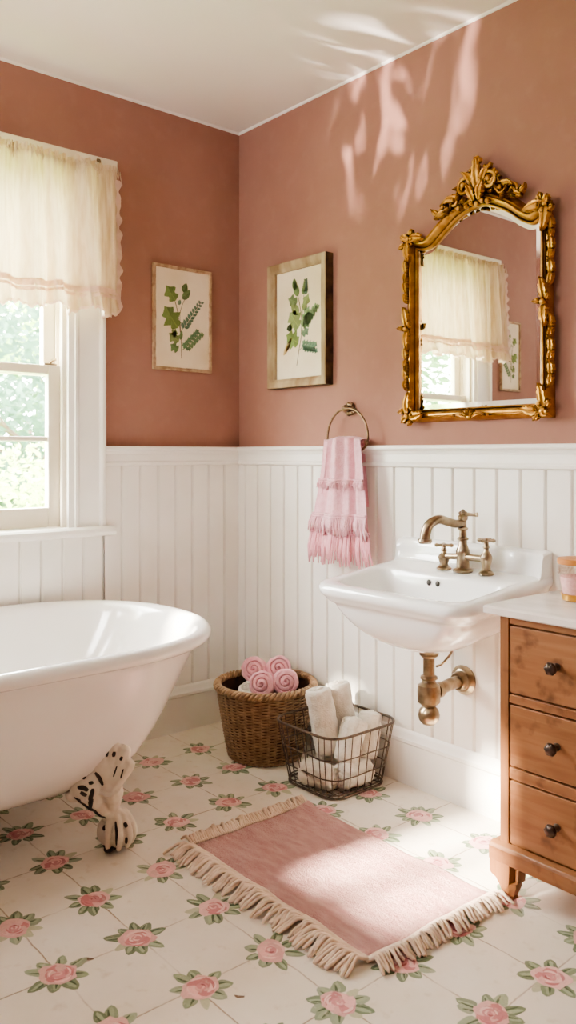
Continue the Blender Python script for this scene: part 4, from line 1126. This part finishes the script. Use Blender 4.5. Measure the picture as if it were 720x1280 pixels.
def bracket(x, s, y0, y1):
    # shaped bracket board seen from the front + small turned toe
    b = MB()
    out = [(-.018, .096), (-.018, .062), (-.012, .056), (.000, .052), (.010, .040), (.014, .034), (.026, .030), (.036, .034), (.040, .048), (.042, .096)]
    b.rings([[(x + s * a, y, z) for a, z in out] for y in (y0, y0 + .024)])
    b.rings([[(x + s * a, y, z) for a, z in ((.000, .096), (.000, .04), (.05, .04), (.056, .096))] for y in (y0 + .024, y1)])
    cy = (y0 + y1) / 2 - .002
    rings = []
    for z, hw in ((.045, .026), (.034, .026), (.026, .023), (.010, .016), (.003, .018), (0, .016)):
        rings.append([(x + s * (.026 + a * hw), cy + c * hw * 1.05, z) for a, c in ((-1, -.5), (-.5, -1), (.5, -1), (1, -.5), (1, .5), (.5, 1), (-.5, 1), (-1, .5))])
    b.rings(rings)
    obj('foot', b, M_pinel, ch, sharp=30)
bracket(CX0, 1, CFY - .020, CFY + .040); bracket(CX1, -1, CFY - .020, CFY + .040); bracket(CX0, 1, -.095, -.035); bracket(CX1, -1, -.095, -.035)
b = MB()
mt = [(0.004, .728), (0, .732), (0, .746), (.004, .751), (.010, .752)]
def mring(e, z): return rrect(1.576 + e, 2.37 - e, -.392 + e, -.030, .010, .004, z, 0, 3, 5)
b.rings([mring(e, z) for e, z in mt])
obj('marble_top', b, M_marble, ch, sharp=30)['label'] = 'white veined marble top'
# glass jar on the chest
JX, JY, JZ = 1.715, -.155, .752
jar = thing('bath_salt_jar', 'small glass jar of pink bath salts with wooden lid on the marble top', 'jar', (JX, JY, JZ))
b = MB(); b.lathe([(.001, .0005), (.034, .0005), (.038, .003), (.040, .016), (.045, .030), (.049, .060), (.050, .085), (.049, .1), (.046, .1), (.047, .085), (.046, .060), (.042, .030), (.036, .010), (.001, .006)], 40, T(JX, JY, JZ)); obj('glass_body', b, M_jar, jar)
b = MB(); b.lathe([(.001, .0075), (.0350, .0105), (.0395, .026), (.0445, .058), (.0448, .066), (.03, .070), (.001, .071)], 40, T(JX, JY, JZ)); obj('bath_salts', b, M_salt, jar)
b = MB()
for k in range(28):
    for j in range(3):
        a = 2 * PI * (k + .5 * (j % 2)) / 28; b.ball((JX + .0485 * math.cos(a), JY + .0485 * math.sin(a), JZ + .076 + j * .008), (.0045, .0045, .0042), 6, 4)
obj('embossed_band', b, M_jar, jar)
b = MB(); b.lathe([(.0385, .003), (.0400, .004), (.0416, .014), (.0440, .020), (.042, .021), (.0398, .016), (.0385, .004)], 40, T(JX, JY, JZ)); obj('gilt_band', b, M_bandg, jar)
b = MB(); b.lathe([(.001, .1), (.051, .1), (.0525, .102), (.0525, .113), (.051, .115), (.001, .115)], 40, T(JX, JY, JZ)); obj('lid', b, M_amber, jar, sharp=30)

# ------------------------------------------------------------------ garden outside
b = MB(); b.grid(lambda i, j: (-.4 - i * 1.0, -24 + j * 1.5, -.55 + .2 * nz(i * .3, j * .3)), 26, 30)
tag(obj('lawn', b, M_grass), kind='structure')
def foliage(mb, c, r, n, size, seed):
    rn = random.Random(seed)
    for k in range(n):
        while True:
            p = Vector((rn.uniform(-1, 1), rn.uniform(-1, 1), rn.uniform(-1, 1)))
            if .25 < p.length < 1 and rn.random() < .35 + .65 * p.length: break
        if nz(p.x * 2.4 + seed, p.y * 2.4, p.z * 2.4) < -.12: continue
        q = Vector(c) + Vector((p.x * r[0], p.y * r[1], p.z * r[2]))
        d = Vector((rn.uniform(-1, 1), rn.uniform(-1, 1), rn.uniform(-.6, .6))).normalized(); e = d.orthogonal().normalized()
        s = size * rn.uniform(.6, 1.4)
        mb.poly([q - d * s, q + e * s * .45, q + d * s, q - e * s * .45])
def plant(name, label, cat, base, trunk, c, r, n, size, mi, seed):
    t = thing(name, label, cat, base)
    b = MB(); foliage(b, c, r, n, size, seed); obj('foliage', b, M_leaf[mi], t, smooth=False)
    if trunk:
        b = MB(); B0 = Vector(base); top_ = Vector(c)
        b.tube(spline([B0, B0.lerp(top_, .4) + V(.1, .15, 0), top_], 5), [trunk * (1 - .05 * k) for k in range(11)], 8)
        for k in range(6):
            a = k * 1.05 + seed; m = B0.lerp(top_, .35 + .08 * k)
            b.tube([m, m + V(math.cos(a) * r[0] * .4, math.sin(a) * r[1] * .4, r[2] * .3), m + V(math.cos(a) * r[0] * .75, math.sin(a) * r[1] * .75, r[2] * .7)], [trunk * .45, trunk * .3, trunk * .1], 6)
        obj('trunk', b, M_bark, t)
plant('garden_tree', 'blue green tree with forked trunk seen through the lower window pane', 'tree', (-9.0, 3.2, -.5), .16, (-9.2, 3.4, 2.3), (2.1, 2.3, 1.9), 9000, .085, 2, 3)
plant('garden_tree', 'bright green tree high behind the upper window pane', 'tree', (-15.5, 7.6, -.5), .2, (-15.5, 7.6, 4.6), (3.0, 3.0, 2.6), 6000, .12, 0, 5)
plant('garden_bush', 'pale yellow green bush at the bottom of the lower window pane', 'bush', (-5.4, 1.5, -.5), .03, (-5.4, 1.5, .35), (1.1, 1.3, .95), 8000, .045, 3, 8)
plant('garden_bush', 'sunlit green bush left of the pale bush outside the window', 'bush', (-8.2, -.6, -.5), .03, (-8.2, -.6, .4), (1.3, 1.2, 1.0), 5000, .055, 0, 9)
plant('hedge', 'tall dark hedge far away behind the garden trees', 'hedge', (-24, 10, -.5), .1, (-24, 10, 2.0), (3, 9, 3.6), 12000, .22, 1, 21)
plant('garden_tree', 'green tree outside the window reflected in the gold framed mirror', 'tree', (-6.0, -8.6, -.5), .14, (-6.0, -8.6, 1.7), (1.7, 1.7, 1.9), 4000, .09, 1, 12)
plant('garden_bush', 'green bush outside the window reflected in the gold framed mirror', 'bush', (-4.6, -5.6, -.5), .03, (-4.6, -5.6, .5), (1.1, 1.1, 1.0), 4000, .06, 0, 14)

# ------------------------------------------------------------------ light
world = bpy.data.worlds.new('sky'); scn.world = world; world.use_nodes = True
nt = world.node_tree; nt.nodes.clear()
wo = mk(nt, 'ShaderNodeOutputWorld'); bg = mk(nt, 'ShaderNodeBackground', ins={'Color': (.985, .985, .985, 1), 'Strength': 20.0}); nt.links.new(bg.outputs[0], wo.inputs[0])
def lamp(name, kind, loc, direction, **k):
    l = bpy.data.lights.new(name, kind); o = bpy.data.objects.new(name, l); COL.objects.link(o); o.location = loc
    o.rotation_euler = Vector(direction).to_track_quat('-Z', 'Y').to_euler()
    for a, v in k.items(): setattr(l, a, v)
    return o
lamp('sun', 'SUN', (0, -6, 5), (.12, .80, -.50), energy=20.0, angle=math.radians(2.0), color=(1, .90, .74))
def portal(loc, d, sx, sy):
    o = lamp('sky_portal', 'AREA', loc, d, shape='RECTANGLE', size=sx, size_y=sy); o.data.cycles.is_portal = True
portal((-.16, -1.25, 1.53), (1, 0, 0), .9, 1.34)
portal((.6, YE - .13, 2.05), (0, 1, 0), 1.2, .9)
lamp('room_fill', 'AREA', (2.6, -2.3, 2.45), (-.45, .35, -1), shape='DISK', size=1.1, energy=4, color=(1, .97, .94))  # added soft fill light, no fixture in the room
# added spot imitates a sun glint on wall and ceiling, broken up by noise
g = lamp('glint', 'SPOT', (.10, -3.0, .75), (.84, 3.0, 1.63), energy=760, color=(1, .87, .80), spot_size=math.radians(13), spot_blend=.6, shadow_soft_size=.01)
l = g.data; l.use_nodes = True; nt = l.node_tree; nt.nodes.clear()
lo = mk(nt, 'ShaderNodeOutputLight'); em = mk(nt, 'ShaderNodeEmission')
tc = mk(nt, 'ShaderNodeTexCoord'); mp = mk(nt, 'ShaderNodeMapping', ins={'Vector': tc.outputs['Normal'], 'Rotation': (0, 0, math.radians(-38)), 'Scale': (34, 13, 1)})
n1 = mk(nt, 'ShaderNodeTexNoise', ins={'Vector': mp.outputs[0], 'Scale': 1.0, 'Detail': 2.0, 'Distortion': 0.8})
rp = ramp(nt, n1.outputs[0], [(.50, (0, 0, 0, 1)), (.66, (1, 1, 1, 1))])
nt.links.new(rp, em.inputs['Strength']); nt.links.new(em.outputs[0], lo.inputs[0])

# ------------------------------------------------------------------ camera
cam = bpy.data.cameras.new('camera'); co = bpy.data.objects.new('camera', cam); COL.objects.link(co)
co.location = (2.8946, -2.1945, 1.15); co.rotation_euler = (PI / 2, 0, math.atan2(.7597, .6503))
cam.sensor_fit = 'AUTO'; cam.sensor_width = 36; cam.lens = 36 * 1028 / 1280; cam.shift_y = -73 / 1280; cam.clip_start = .02
cam.dof.use_dof = True; cam.dof.focus_distance = 2.6; cam.dof.aperture_fstop = 4.5
scn.camera = co
scn.view_settings.view_transform = 'AgX'; scn.view_settings.look = 'AgX - Medium High Contrast'; scn.view_settings.exposure = 1.2
scn.cycles.use_denoising = True; scn.cycles.max_bounces = 10; scn.cycles.diffuse_bounces = 6; scn.cycles.transparent_max_bounces = 12
scn.cycles.sample_clamp_indirect = 8.0
